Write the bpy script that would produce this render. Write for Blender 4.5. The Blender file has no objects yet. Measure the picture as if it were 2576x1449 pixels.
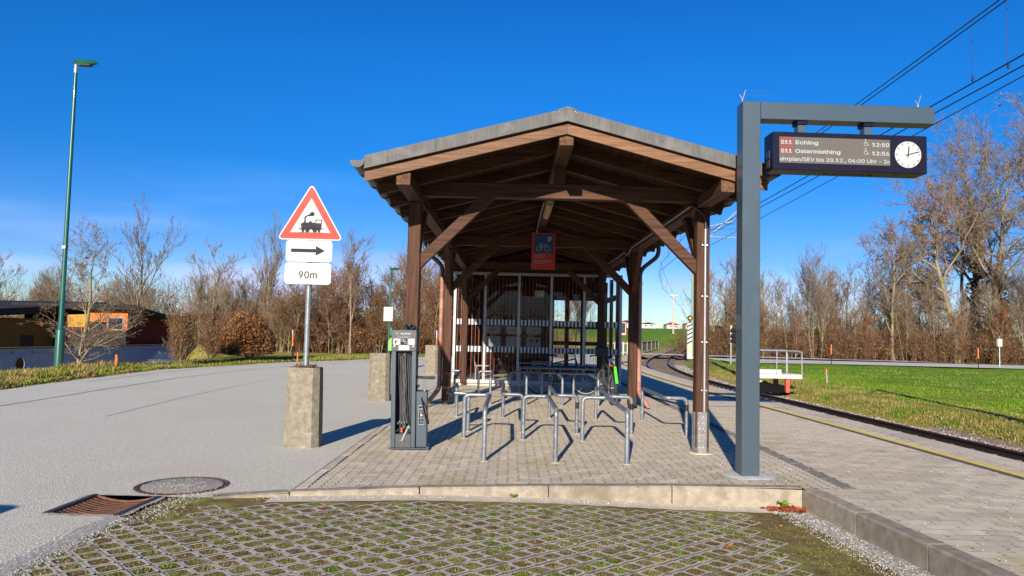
import bpy, math, random
import numpy as np
from mathutils import Vector, Matrix, noise
R = math.radians
rng = random.Random(7)
nrs = np.random.RandomState(11)
S = bpy.context.scene
COL = S.collection

# ------------------------------------------------------------------ camera
cam = bpy.data.cameras.new('camera')
co = bpy.data.objects.new('camera', cam)
COL.objects.link(co)
cam.sensor_width = 36.0
cam.lens = 36.0 * 1860.0 / 2576.0
cam.clip_start = 0.05
cam.clip_end = 3000
PITCH, ROLL = R(3.41), 0.023
fw = Vector((0, math.cos(PITCH), math.sin(PITCH)))
up0 = Vector((0, -math.sin(PITCH), math.cos(PITCH)))
rt0 = Vector((1, 0, 0))
rt = rt0 * math.cos(ROLL) + up0 * math.sin(ROLL)
up = up0 * math.cos(ROLL) - rt0 * math.sin(ROLL)
co.matrix_world = Matrix(((rt.x, up.x, -fw.x, 0), (rt.y, up.y, -fw.y, 0), (rt.z, up.z, -fw.z, 1.6), (0, 0, 0, 1)))
S.camera = co

# ------------------------------------------------------------------ sky and sun
SUN_EL, SUN_AZ = 19.1, 191.0          # degrees, azimuth clockwise from +Y
W = bpy.data.worlds.new('World')
S.world = W
W.use_nodes = True
nt = W.node_tree
nt.nodes.clear()
def nn(t, **k):
    n = nt.nodes.new(t)
    for a, b in k.items():
        setattr(n, a, b)
    return n
out = nn('ShaderNodeOutputWorld'); bg = nn('ShaderNodeBackground'); sky = nn('ShaderNodeTexSky')
sky.sky_type = 'NISHITA'; sky.sun_disc = False
sky.sun_elevation = R(SUN_EL); sky.sun_rotation = R(SUN_AZ)
sky.air_density = 1.0; sky.dust_density = 0.15; sky.ozone_density = 2.5; sky.altitude = 400
hs = nn('ShaderNodeHueSaturation'); hs.inputs['Saturation'].default_value = 1.28; hs.inputs['Value'].default_value = 1.0
nt.links.new(sky.outputs[0], hs.inputs['Color'])
# thin high cirrus, low over the horizon all round
tc = nn('ShaderNodeTexCoord'); sp = nn('ShaderNodeSeparateXYZ'); nt.links.new(tc.outputs['Generated'], sp.inputs[0])
mp = nn('ShaderNodeMapping'); mp.inputs['Scale'].default_value = (1.3, 1.3, 9.0); mp.inputs['Rotation'].default_value = (0.12, 0.08, 0)
nt.links.new(tc.outputs['Generated'], mp.inputs[0])
nz = nn('ShaderNodeTexNoise'); nz.inputs['Scale'].default_value = 1.5; nz.inputs['Detail'].default_value = 3; nz.inputs['Roughness'].default_value = .5
nt.links.new(mp.outputs[0], nz.inputs['Vector'])
r1 = nn('ShaderNodeMapRange'); r1.inputs['From Min'].default_value = .50; r1.inputs['From Max'].default_value = .78
nt.links.new(nz.outputs[0], r1.inputs[0])
r2 = nn('ShaderNodeMapRange'); r2.inputs['From Min'].default_value = .21; r2.inputs['From Max'].default_value = .07
nt.links.new(sp.outputs[2], r2.inputs[0])
mu = nn('ShaderNodeMath', operation='MULTIPLY'); nt.links.new(r1.outputs[0], mu.inputs[0]); nt.links.new(r2.outputs[0], mu.inputs[1])
mu2 = nn('ShaderNodeMath', operation='MULTIPLY'); nt.links.new(mu.outputs[0], mu2.inputs[0]); mu2.inputs[1].default_value = 1.15
mx = nn('ShaderNodeMixRGB'); nt.links.new(mu2.outputs[0], mx.inputs[0]); nt.links.new(hs.outputs[0], mx.inputs[1]); mx.inputs[2].default_value = (9.5, 8.6, 8.8, 1)
# clean winter air: deeper blue overhead, paler towards the horizon, the same all round
rp = nn('ShaderNodeValToRGB'); nt.links.new(sp.outputs[2], rp.inputs[0]); cr_ = rp.color_ramp
cr_.elements[0].position = .0; cr_.elements[0].color = (.64, .76, 1.06, 1); cr_.elements[1].position = 1.0; cr_.elements[1].color = (.16, .60, 1.0, 1)
for p_, c_ in ((.03, (.60, .74, 1.05)), (.094, (.38, .56, .98)), (.217, (.13, .56, .98)), (.338, (.12, .64, 1.07)), (.42, (.12, .60, 1.05))):
    e_ = cr_.elements.new(p_); e_.color = (*c_, 1)
ml = nn('ShaderNodeMixRGB', blend_type='MULTIPLY'); ml.inputs[0].default_value = 1
nt.links.new(mx.outputs[0], ml.inputs[1]); nt.links.new(rp.outputs[0], ml.inputs[2])
nt.links.new(ml.outputs[0], bg.inputs[0])
bg.inputs[1].default_value = 0.083
nt.links.new(bg.outputs[0], out.inputs[0])

sd = bpy.data.lights.new('sun', 'SUN'); so = bpy.data.objects.new('sun', sd); COL.objects.link(so)
sd.energy = 4.8; sd.angle = R(.53); sd.color = (1.0, .90, .76)
az = R(SUN_AZ)
tosun = Vector((math.sin(az) * math.cos(R(SUN_EL)), math.cos(az) * math.cos(R(SUN_EL)), math.sin(R(SUN_EL))))
so.rotation_euler = tosun.to_track_quat('Z', 'Y').to_euler()
so.location = (-6, -20, 14)
S.view_settings.view_transform = 'Standard'; S.view_settings.look = 'None'
S.view_settings.gamma = 1; S.view_settings.use_curve_mapping = False
S.view_settings.exposure = 0.75
S.render.engine = 'CYCLES'
S.cycles.max_bounces = 8; S.cycles.transparent_max_bounces = 24
S.cycles.use_denoising = True

# ------------------------------------------------------------------ materials
SOFT = {k: .12 for k in ('display_housing', 'dark_roof_edge', 'ochre_render', 'drain_grey', 'checks', 'dirty_block_edge', 'white_sign_face', 'sign_red', 'sign_black_ink', 'display_screen', 'display_text', 'display_red_block', 'paving_block', 'concrete_slab', 'pale_worn_asphalt', 'pale_far_road', 'green_field', 'dry_bank_grass', 'kerb_concrete', 'rough_bollard_concrete', 'grass_paver_concrete', 'mossy_soil', 'joint_sand', 'grass_blade_green', 'grass_blade_dry', 'grass_blade_bright', 'grass_blade_brown', 'pale_bark', 'grey_brown_twig', 'red_brown_twig', 'rust_leaf', 'tan_leaf', 'pale_gravel', 'track_ballast', 'orange_render', 'dark_red_render', 'yellow_line_paint')}
def M(name, c1, c2=None, scale=6.0, rough=.7, bump=0.0, bscale=None, metal=0.0, stretch=(1, 1, 1), c3=None, s3=.7, m3=(.5, .62), detail=4, coat=0, spec=.5, lo=.35, hi=.65, speck=None, wave=None):
    m = bpy.data.materials.new(name); m.use_nodes = True
    t = m.node_tree; N = t.nodes; L = t.links
    b = N['Principled BSDF']
    b.inputs['Roughness'].default_value = rough; b.inputs['Metallic'].default_value = metal
    b.inputs['Specular IOR Level'].default_value = spec
    if name in SOFT: b.inputs['Specular IOR Level'].default_value = SOFT[name]
    if coat: b.inputs['Coat Weight'].default_value = coat
    b.inputs['Base Color'].default_value = (*c1, 1)
    if c2 is None and not bump: return m
    g = N.new('ShaderNodeNewGeometry'); mp = N.new('ShaderNodeMapping'); mp.inputs['Scale'].default_value = stretch
    L.new(g.outputs['Position'], mp.inputs[0])
    col = None
    if c2 is not None:
        n = N.new('ShaderNodeTexNoise'); n.inputs['Scale'].default_value = scale; n.inputs['Detail'].default_value = detail; n.inputs['Roughness'].default_value = .6
        L.new(mp.outputs[0], n.inputs['Vector'])
        r = N.new('ShaderNodeMapRange'); r.inputs['From Min'].default_value = lo; r.inputs['From Max'].default_value = hi; L.new(n.outputs[0], r.inputs[0])
        x = N.new('ShaderNodeMixRGB'); x.inputs[1].default_value = (*c1, 1); x.inputs[2].default_value = (*c2, 1); L.new(r.outputs[0], x.inputs[0])
        col = x.outputs[0]
        # each piece a little lighter or darker
        oi = N.new('ShaderNodeObjectInfo'); rr = N.new('ShaderNodeMapRange'); rr.inputs['To Min'].default_value = .86; rr.inputs['To Max'].default_value = 1.12
        L.new(oi.outputs['Random'], rr.inputs[0])
        hv = N.new('ShaderNodeHueSaturation'); L.new(rr.outputs[0], hv.inputs['Value']); L.new(col, hv.inputs['Color']); col = hv.outputs[0]
    if c3 is not None:
        n3 = N.new('ShaderNodeTexNoise'); n3.inputs['Scale'].default_value = s3; n3.inputs['Detail'].default_value = 5; L.new(g.outputs['Position'], n3.inputs['Vector'])
        r3 = N.new('ShaderNodeMapRange'); r3.inputs['From Min'].default_value = m3[0]; r3.inputs['From Max'].default_value = m3[1]; L.new(n3.outputs[0], r3.inputs[0])
        x3 = N.new('ShaderNodeMixRGB'); L.new(r3.outputs[0], x3.inputs[0]); L.new(col, x3.inputs[1]); x3.inputs[2].default_value = (*c3, 1); col = x3.outputs[0]
    if speck is not None:      # speck = (colour, scale, threshold)
        v = N.new('ShaderNodeTexVoronoi'); v.inputs['Scale'].default_value = speck[1]; L.new(g.outputs['Position'], v.inputs['Vector'])
        rs = N.new('ShaderNodeMapRange'); rs.inputs['From Min'].default_value = speck[2]; rs.inputs['From Max'].default_value = speck[2] + .08
        sx = N.new('ShaderNodeSeparateColor'); L.new(v.outputs['Color'], sx.inputs[0]); L.new(sx.outputs[0], rs.inputs[0])
        xs = N.new('ShaderNodeMixRGB'); L.new(rs.outputs[0], xs.inputs[0]); L.new(col, xs.inputs[1]); xs.inputs[2].default_value = (*speck[0], 1); col = xs.outputs[0]
    if col is not None: L.new(col, b.inputs['Base Color'])
    if bump:
        nb = N.new('ShaderNodeTexNoise'); nb.inputs['Scale'].default_value = bscale or scale * 4; nb.inputs['Detail'].default_value = 5; nb.inputs['Roughness'].default_value = .65
        L.new(mp.outputs[0], nb.inputs['Vector'])
        bp = N.new('ShaderNodeBump'); bp.inputs['Strength'].default_value = bump; bp.inputs['Distance'].default_value = .02
        L.new(nb.outputs[0], bp.inputs['Height']); L.new(bp.outputs[0], b.inputs['Normal'])
    return m

def wood(name, c1, c2, axis, rough=.62):
    st = [34, 34, 34]; st['xyz'.index(axis)] = 1.6
    m = M(name, c1, c2, scale=1.0, stretch=tuple(st), rough=rough, bump=.35, bscale=1.5, lo=.36, hi=.66, detail=6, spec=.18)
    return m

MT = {}
WD1, WD2 = (.098, .044, .024), (.036, .0155, .009)      # dark stained timber
WL1, WL2 = (.22, .112, .054), (.10, .047, .023)        # lighter bargeboard
for a in 'xyz':
    MT['wood_' + a] = wood('dark_timber_' + a, WD1, WD2, a)
    MT['barge_' + a] = wood('bargeboard_' + a, WL1, WL2, a, .5)
MT['wood_end'] = M('timber_end_grain', (.17, .08, .035), (.06, .026, .013), scale=22, rough=.8, bump=.5)
MT['dirtyedge'] = M('dirty_block_edge', (.095, .078, .052), (.055, .045, .03), scale=9, rough=1)
MT['plank'] = wood('wall_planks', (.055, .022, .013), (.026, .010, .007), 'x', .7)
MT['deck'] = wood('deck_boards', (.065, .027, .015), (.03, .012, .008), 'y', .8)
MT['lead'] = M('weathered_sheet_metal', (.105, .102, .10), (.072, .069, .067), scale=5, rough=.65, metal=.15, stretch=(5, 5, .6), bump=.1, c3=(.135, .128, .122), s3=3, m3=(.55, .7))
MT['gutter'] = M('gutter_metal', (.10, .10, .11), (.06, .06, .065), scale=4, rough=.5, metal=.4)
MT['gutter_end'] = M('gutter_end_metal', (.11, .108, .105), (.08, .078, .075), scale=9, rough=.7, metal=.0)
MT['copper'] = M('brown_downpipe', (.33, .155, .11), (.24, .105, .07), scale=7, rough=.45, c3=(.38, .20, .15), s3=5, m3=(.5, .7))
MT['galv'] = M('galvanised_steel', (.22, .245, .265), (.15, .168, .19), scale=16, rough=.42, metal=.45, bump=.12, bscale=60, c3=(.32, .33, .33), s3=20, m3=(.56, .7))
MT['galvp'] = M('galvanised_plain', (.36, .37, .38), (.29, .30, .31), scale=9, rough=.42, metal=.45)
MT['tread'] = M('chequer_plate', (.42, .41, .40), (.30, .29, .28), scale=8, rough=.36, metal=.75, c3=(.28, .2, .14), s3=4, m3=(.55, .7))
MT['bluegrey'] = M('blue_grey_paint', (.054, .083, .108), (.049, .076, .099), scale=2.2, rough=.36, spec=.5, c3=(.060, .091, .118), s3=2.2, m3=(.56, .76), coat=.15)
MT['standgrey'] = M('stand_blue_grey_paint', (.040, .060, .080), (.034, .052, .070), scale=6, rough=.42)
MT['darkgrey'] = M('dark_grey_panel', (.055, .057, .062), (.045, .047, .05), scale=20, rough=.5)
MT['black'] = M('black_plastic', (.012, .012, .013), rough=.38)
MT['blackmat'] = M('black_rubber', (.018, .018, .019), (.026, .026, .026), scale=20, rough=.75)
MT['navyframe'] = M('display_housing', (.014, .013, .03), (.012, .011, .024), scale=3, rough=.3)
MT['recess'] = M('recess_dark', (.02, .021, .023), rough=.7)
MT['white'] = M('white_sign_face', (.46, .46, .45), (.43, .43, .42), scale=5, rough=.4)
MT['whitepaint'] = M('white_paint', (.50, .50, .50), (.42, .42, .41), scale=8, rough=.5)
MT['signblue'] = M('sign_blue', (.010, .055, .22), rough=.5)
MT['signred'] = M('sign_red', (.36, .038, .024), (.32, .034, .022), scale=4, rough=.4)
MT['postred'] = M('poster_red', (.40, .02, .012), rough=.5)
MT['ink'] = M('sign_black_ink', (.013, .014, .022), rough=.5)
MT['concrete'] = M('rough_bollard_concrete', (.29, .255, .195), (.19, .165, .12), scale=13, rough=.9, bump=.6, bscale=45, c3=(.33, .30, .24), s3=9, m3=(.56, .74), speck=((.20, .165, .11), 60, .90), detail=8)
MT['kerb'] = M('kerb_concrete', (.38, .325, .25), (.25, .215, .165), scale=9, rough=.9, bump=.35, bscale=80, c3=(.20, .175, .12), s3=2.5, m3=(.54, .68), detail=7, speck=((.235, .20, .15), 120, .90))
MT['brick'] = M('paving_block', (.66, .56, .41), (.52, .44, .325), scale=3.2, rough=.88, bump=.3, bscale=120, c3=(.47, .39, .19), s3=.85, m3=(.58, .70), detail=6, speck=((.66, .58, .48), 160, .86))
MT['slab'] = M('concrete_slab', (.60, .52, .40), (.48, .41, .32), scale=5, rough=.9, bump=.25, bscale=100, speck=((.66, .6, .52), 90, .9))
MT['grasspaver'] = M('grass_paver_concrete', (.62, .555, .47), (.42, .375, .30), scale=24, rough=.95, bump=.5, bscale=110, c3=(.21, .17, .075), s3=6, m3=(.52, .68), detail=7)
MT['joint'] = M('joint_sand', (.055, .042, .028), (.085, .068, .034), scale=12, rough=1, bump=.3)
MT['asphalt'] = M('pale_worn_asphalt', (.78, .745, .61), (.62, .595, .49), scale=17, rough=.92, bump=.8, bscale=60, c3=(.58, .53, .415), s3=.45, m3=(.48, .72), detail=9, speck=((.82, .79, .70), 80, .92), spec=.3)
MT['asphalt2'] = M('pale_far_road', (.60, .57, .53), (.5, .48, .45), scale=2, rough=.95)
MT['patch'] = M('asphalt_seam', (.10, .095, .09), (.16, .155, .15), scale=30, rough=.95)
MT['soil'] = M('mossy_soil', (.30, .215, .085), (.16, .115, .045), scale=7, rough=1, bump=1, bscale=60, c3=(.27, .27, .06), s3=3.0, m3=(.47, .60), detail=7)
MT['gravel'] = M('pale_gravel', (.52, .48, .43), (.27, .24, .20), scale=60, rough=.95, bump=1, bscale=90, speck=((.62, .60, .56), 60, .72), detail=6)
MT['ballast'] = M('track_ballast', (.36, .28, .20), (.17, .125, .085), scale=16, rough=.95, bump=1.2, bscale=22, speck=((.55, .46, .36), 14, .78), detail=8)
MT['field'] = M('green_field', (.13, .255, .010), (.085, .185, .007), scale=1.1, rough=.95, bump=1.3, bscale=14, c3=(.23, .25, .04), s3=.5, m3=(.50, .72), detail=8)
MT['drygrass'] = M('dry_bank_grass', (.20, .165, .05), (.115, .10, .03), scale=3, rough=1, bump=1.5, bscale=22, c3=(.09, .11, .02), s3=.8, m3=(.52, .66), detail=8)
MT['railrust'] = M('rusty_rail', (.055, .032, .022), (.03, .018, .013), scale=12, rough=.7, metal=.3)
MT['railtop'] = M('worn_rail_top', (.10, .085, .075), (.06, .05, .045), scale=3, rough=.35, metal=.6)
MT['sleeper'] = M('sleeper', (.13, .10, .075), (.08, .06, .045), scale=10, rough=.9)
MT['yellow'] = M('yellow_line_paint', (.80, .60, .085), (.66, .49, .09), scale=14, rough=.8, bump=.2, bscale=90, c3=(.52, .42, .2), s3=6, m3=(.6, .75))
MT['darkline'] = M('dark_guide_strip', (.075, .08, .10), (.11, .11, .115), scale=10, rough=.85)
MT['rustiron'] = M('rusty_cast_iron', (.21, .088, .038), (.095, .045, .025), scale=14, rough=.75, metal=.25, bump=.4, c3=(.05, .045, .045), s3=7, m3=(.55, .7))
MT['darkiron'] = M('dark_cast_iron', (.045, .04, .045), (.07, .05, .04), scale=12, rough=.55, metal=.4, bump=.2)
MT['green'] = M('dark_green_lamp_paint', (.012, .092, .062), (.010, .078, .052), scale=6, rough=.35, coat=.3)
MT['limebin'] = M('lime_green_bin', (.16, .62, .03), rough=.4)
MT['bark'] = M('pale_bark', (.30, .25, .175), (.18, .145, .10), scale=3, rough=.95, bump=.4, c3=(.20, .185, .06), s3=.7, m3=(.5, .64), stretch=(3, 3, .8))
MT['twig'] = M('grey_brown_twig', (.27, .205, .145), (.17, .125, .085), scale=1.2, rough=.95)
MT['twigred'] = M('red_brown_twig', (.215, .12, .072), (.14, .08, .05), scale=.8, rough=.95)
MT['leafrust'] = M('rust_leaf', (.30, .105, .035), (.17, .055, .022), scale=2.5, rough=.9, c3=(.32, .17, .07), s3=.5, m3=(.5, .6))
MT['leaftan'] = M('tan_leaf', (.26, .155, .06), (.14, .08, .03), scale=2.5, rough=.9)
MT['conifer'] = M('conifer_green', (.016, .030, .012), (.028, .045, .016), scale=2, rough=.9)
MT['bladegreen'] = M('grass_blade_green', (.15, .27, .018), (.09, .18, .012), scale=7, rough=.8, c3=(.19, .19, .035), s3=1.2, m3=(.5, .62))
MT['bladedry'] = M('grass_blade_dry', (.40, .33, .12), (.24, .19, .065), scale=6, rough=.9, c3=(.15, .16, .035), s3=.8, m3=(.52, .62))
MT['bladebrown'] = M('grass_blade_brown', (.13, .062, .03), (.20, .12, .04), scale=8, rough=.9)
MT['bladebright'] = M('grass_blade_bright', (.16, .32, .015), (.11, .22, .012), scale=5, rough=.8)
MT['tanwall'] = M('ochre_render', (.20, .125, .045), (.17, .105, .038), scale=2, rough=.95)
MT['redwall'] = M('dark_red_render', (.12, .025, .02), (.10, .021, .017), scale=2, rough=.95)
MT['orangewall'] = M('orange_render', (.55, .16, .045), (.5, .14, .04), scale=2, rough=.95)
MT['bluewall'] = M('blue_grey_render', (.27, .34, .54), (.24, .30, .48), scale=1.5, rough=.9)
MT['roofdark'] = M('dark_roof_edge', (.022, .02, .021), (.035, .03, .028), scale=3, rough=.8)
MT['window'] = M('dark_window_glass', (.02, .025, .035), rough=.08)
MT['carblue'] = M('grey_blue_car_paint', (.05, .075, .12), rough=.25, coat=.6)
MT['copingbrown'] = M('brown_coping', (.17, .085, .045), (.1, .05, .03), scale=4, rough=.9)
MT['mastgreen'] = M('pale_green_mast', (.20, .30, .20), (.16, .24, .17), scale=4, rough=.6)
MT['wire'] = M('overhead_wire', (.012, .012, .03), rough=.5)
MT['insul'] = M('pale_insulator', (.6, .6, .62), rough=.2)
MT['screen'] = M('display_screen', (.105, .094, .082), (.098, .088, .078), scale=80, rough=.65)
MT['screenred'] = M('display_red_block', (.20, .065, .055), rough=.65)
MT['screentext'] = M('display_text', (.34, .38, .41), rough=.6)
MT['orange'] = M('orange_stripe', (.42, .085, .015), rough=.5)
MT['orangepost'] = M('orange_marker', (.75, .16, .03), rough=.5)
MT['checkwhite'] = M('check_white', (.5, .5, .54), rough=.5)
MT['checkblack'] = M('check_black', (.012, .012, .03), rough=.5)
MT['notice'] = M('pale_notice', (.30, .34, .30), (.24, .27, .25), scale=6, rough=.7)
MT['lime'] = M('lime_mudguard', (.08, .62, .03), rough=.4)
MT['redlens'] = M('red_reflector', (.75, .03, .015), rough=.25)
MT['chrome'] = M('bright_metal', (.72, .72, .73), rough=.22, metal=.9)
MT['saddle'] = M('blue_black_saddle', (.02, .045, .14), (.012, .02, .05), scale=9, rough=.35)
MT['leafred'] = M('fallen_red_leaf', (.34, .04, .02), (.40, .13, .03), scale=14, rough=.8)
MT['grit'] = M('white_grit', (.72, .70, .65), (.45, .42, .36), scale=40, rough=.9)
MT['lampglass'] = M('ribbed_lamp_cover', (.42, .32, .14), (.34, .25, .11), scale=8, rough=.35)
MT['red'] = M('red_paint', (.62, .08, .05), (.5, .06, .04), scale=5, rough=.5)
MT['tarp'] = M('black_tarp', (.008, .008, .008), rough=.4)
MT['cable'] = M('steel_cable', (.16, .155, .15), rough=.4, metal=.5)
def glassmat():
    m = bpy.data.materials.new('clear_glass'); m.use_nodes = True
    t = m.node_tree; N = t.nodes; L = t.links; N.clear()
    o = N.new('ShaderNodeOutputMaterial'); tr = N.new('ShaderNodeBsdfTransparent'); gl = N.new('ShaderNodeBsdfGlossy'); gl.inputs['Roughness'].default_value = .02
    tr.inputs[0].default_value = (.90, .93, .93, 1)
    lw = N.new('ShaderNodeLayerWeight'); pw = N.new('ShaderNodeMath'); pw.operation = 'POWER'; L.new(lw.outputs['Facing'], pw.inputs[0]); pw.inputs[1].default_value = 5
    f = N.new('ShaderNodeMath'); f.operation = 'MULTIPLY_ADD'; L.new(pw.outputs[0], f.inputs[0]); f.inputs[1].default_value = .8; f.inputs[2].default_value = .012
    mxx = N.new('ShaderNodeMixShader'); L.new(f.outputs[0], mxx.inputs[0]); L.new(tr.outputs[0], mxx.inputs[1]); L.new(gl.outputs[0], mxx.inputs[2]); L.new(mxx.outputs[0], o.inputs[0])
    return m
MT['glass'] = glassmat()
MT['draingrey'] = M('drain_grey', (.25, .24, .225), (.18, .17, .16), scale=12, rough=.85)
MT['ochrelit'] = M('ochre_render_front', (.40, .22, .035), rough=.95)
MT['manfill'] = M('manhole_infill', (.34, .30, .24), (.27, .24, .19), scale=9, rough=.9, bump=.25, bscale=90)
MT['mtbframe'] = M('mountain_bike_frame', (.05, .055, .05), rough=.3)
# ------------------------------------------------------------------ helpers
class MB:
    """collects shapes and links them as ONE mesh object"""
    def __init__(s): s.v = []; s.f = []; s.mi = []; s.cur = 0
    def add(s, vs, fs):
        o = len(s.v); s.v.extend([tuple(p) for p in vs]); s.f.extend([tuple(i + o for i in f) for f in fs]); s.mi.extend([s.cur] * len(fs)); return s
    def box(s, c, d, bev=0, rz=0, rot=None):
        hx, hy, hz = d[0] / 2, d[1] / 2, d[2] / 2
        if bev <= 0:
            vs = [Vector((x * hx, y * hy, z * hz)) for x in (-1, 1) for y in (-1, 1) for z in (-1, 1)]
            fs = [(0, 1, 3, 2), (4, 6, 7, 5), (0, 4, 5, 1), (2, 3, 7, 6), (0, 2, 6, 4), (1, 5, 7, 3)]
        else:
            b = min(bev, hx * .9, hy * .9, hz * .9); vs = []; idx = {}
            for x in (-1, 1):
                for y in (-1, 1):
                    for z in (-1, 1):
                        for k in range(3):
                            p = [x * (hx - b), y * (hy - b), z * (hz - b)]; p[k] = (x, y, z)[k] * (hx, hy, hz)[k]
                            idx[(x, y, z, k)] = len(vs); vs.append(Vector(p))
            I = idx; fs = []
            for k in range(3):
                a, c2 = [q for q in range(3) if q != k]
                for sg in (-1, 1):
                    loop = []
                    for (u, w) in ((-1, -1), (1, -1), (1, 1), (-1, 1)):
                        q = [0, 0, 0]; q[k] = sg; q[a] = u; q[c2] = w; loop.append(I[(q[0], q[1], q[2], k)])
                    par = (k == 1) ^ (sg < 0)
                    fs.append(tuple(reversed(loop)) if par else tuple(loop))
            for k in range(3):          # edges parallel to axis k
                a, c2 = [q for q in range(3) if q != k]
                for u in (-1, 1):
                    for w in (-1, 1):
                        q0 = [0, 0, 0]; q0[a] = u; q0[c2] = w; q1 = list(q0); q0[k] = -1; q1[k] = 1
                        l = (I[(*q0, a)], I[(*q1, a)], I[(*q1, c2)], I[(*q0, c2)])
                        fs.append(l)
            for x in (-1, 1):
                for y in (-1, 1):
                    for z in (-1, 1): fs.append((I[(x, y, z, 0)], I[(x, y, z, 1)], I[(x, y, z, 2)]))
        m = rot if rot is not None else (Matrix.Rotation(rz, 3, 'Z') if rz else None)
        C = Vector(c)
        vs = [C + (m @ p if m is not None else p) for p in vs]
        return s.add(vs, fs)
    def beam(s, a, b, w, h, bev=0, up=(0, 0, 1)):
        """box from a to b: width w sideways, height h along up"""
        a, b = Vector(a), Vector(b); d = b - a; L = d.length; d.normalize()
        u = Vector(up); r = d.cross(u).normalized(); u = r.cross(d).normalized()
        rot = Matrix((r, d, u)).transposed()
        return s.box((a + b) / 2, (w, L, h), bev, rot=rot)
    def cyl(s, a, b, r1, r2=None, n=12, caps=True):
        r2 = r1 if r2 is None else r2
        a, b = Vector(a), Vector(b); d = (b - a).normalized()
        t = Vector((0, 0, 1)) if abs(d.z) < .9 else Vector((1, 0, 0))
        u = d.cross(t).normalized(); w = d.cross(u).normalized()
        vs = []
        for p, r in ((a, r1), (b, r2)):
            for i in range(n):
                q = 2 * math.pi * i / n; vs.append(p + u * (math.cos(q) * r) + w * (math.sin(q) * r))
        fs = [(i, (i + 1) % n, n + (i + 1) % n, n + i) for i in range(n)]
        if caps: fs += [tuple(range(n))[::-1], tuple(range(n, 2 * n))]
        return s.add(vs, fs)
    def path(s, pts, r, n=10, bend=0.0, seg=5, closed=False, caps=True):
        """tube along pts; corners rounded with radius bend"""
        P = [Vector(p) for p in pts]
        if bend > 0:
            Q = [P[0]]
            for i in range(1, len(P) - 1):
                p0, p, p1 = P[i - 1], P[i], P[i + 1]
                d0, d1 = (p0 - p), (p1 - p); l = min(bend, d0.length * .49, d1.length * .49)
                a, b = p + d0.normalized() * l, p + d1.normalized() * l
                for k in range(seg + 1):
                    t = k / seg; Q.append(a * (1 - t) ** 2 + p * 2 * t * (1 - t) + b * t * t)
            Q.append(P[-1]); P = Q
        m = len(P); vs = []; ref = None
        for i in range(m):
            if closed: d = P[(i + 1) % m] - P[i - 1]
            else: d = (P[min(i + 1, m - 1)] - P[max(i - 1, 0)])
            d.normalize()
            if ref is None:
                t = Vector((0, 0, 1)) if abs(d.z) < .9 else Vector((1, 0, 0)); ref = d.cross(t).normalized()
            ref = (ref - d * ref.dot(d)).normalized(); w = d.cross(ref)
            rr = r[i] if isinstance(r, (list, tuple)) else r
            for k in range(n):
                q = 2 * math.pi * k / n; vs.append(P[i] + ref * (math.cos(q) * rr) + w * (math.sin(q) * rr))
        fs = []
        for i in range(m if closed else m - 1):
            j = (i + 1) % m
            for k in range(n): fs.append((i * n + k, i * n + (k + 1) % n, j * n + (k + 1) % n, j * n + k))
        if not closed and caps: fs += [tuple(range(n))[::-1], tuple((m - 1) * n + k for k in range(n))]
        return s.add(vs, fs)
    def prism(s, poly, z0, z1, fn=None):
        """poly: 2D points; extruded between z0 and z1; fn maps (x,y,z)->point"""
        n = len(poly); vs = [(p[0], p[1], z0) for p in poly] + [(p[0], p[1], z1) for p in poly]
        if fn: vs = [fn(*p) for p in vs]
        fs = [tuple(range(n))[::-1], tuple(range(n, 2 * n))] + [(i, (i + 1) % n, n + (i + 1) % n, n + i) for i in range(n)]
        return s.add(vs, fs)
    def lathe(s, prof, c=(0, 0, 0), n=20, axis='z'):
        vs = []
        for (r, z) in prof:
            for k in range(n):
                q = 2 * math.pi * k / n; x, y = math.cos(q) * r, math.sin(q) * r
                p = {'z': (x, y, z), 'y': (x, z, y), 'x': (z, x, y)}[axis]
                vs.append((p[0] + c[0], p[1] + c[1], p[2] + c[2]))
        fs = []
        for i in range(len(prof) - 1):
            for k in range(n): fs.append((i * n + k, i * n + (k + 1) % n, (i + 1) * n + (k + 1) % n, (i + 1) * n + k))
        fs += [tuple(range(n))[::-1], tuple((len(prof) - 1) * n + k for k in range(n))]
        return s.add(vs, fs)
    def torus(s, c, R_, r, axis='x', n=28, m=8):
        pts = []
        for i in range(n):
            q = 2 * math.pi * i / n; a, b = math.cos(q) * R_, math.sin(q) * R_
            p = {'x': (0, a, b), 'y': (a, 0, b), 'z': (a, b, 0)}[axis]
            pts.append((p[0] + c[0], p[1] + c[1], p[2] + c[2]))
        return s.path(pts, r, n=m, closed=True)
    def mesh(s, name, smooth=True, fix=True):
        me = bpy.data.meshes.new(name); me.from_pydata(s.v, [], s.f)
        if max(s.mi, default=0) > 0: me.polygons.foreach_set('material_index', s.mi)
        me.update()
        if fix:
            import bmesh
            bm = bmesh.new(); bm.from_mesh(me); bmesh.ops.recalc_face_normals(bm, faces=bm.faces); bm.to_mesh(me); bm.free()
        if smooth:
            me.polygons.foreach_set('use_smooth', [True] * len(me.polygons)); me.set_sharp_from_angle(angle=R(38))
        return me
    def build(s, name, mat, parent=None, world=False, **k):
        me = s.mesh(name, **k)
        for m in (mat if isinstance(mat, (list, tuple)) else [mat]): me.materials.append(MT[m] if isinstance(m, str) else m)
        return link(name, me, parent, world)

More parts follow.
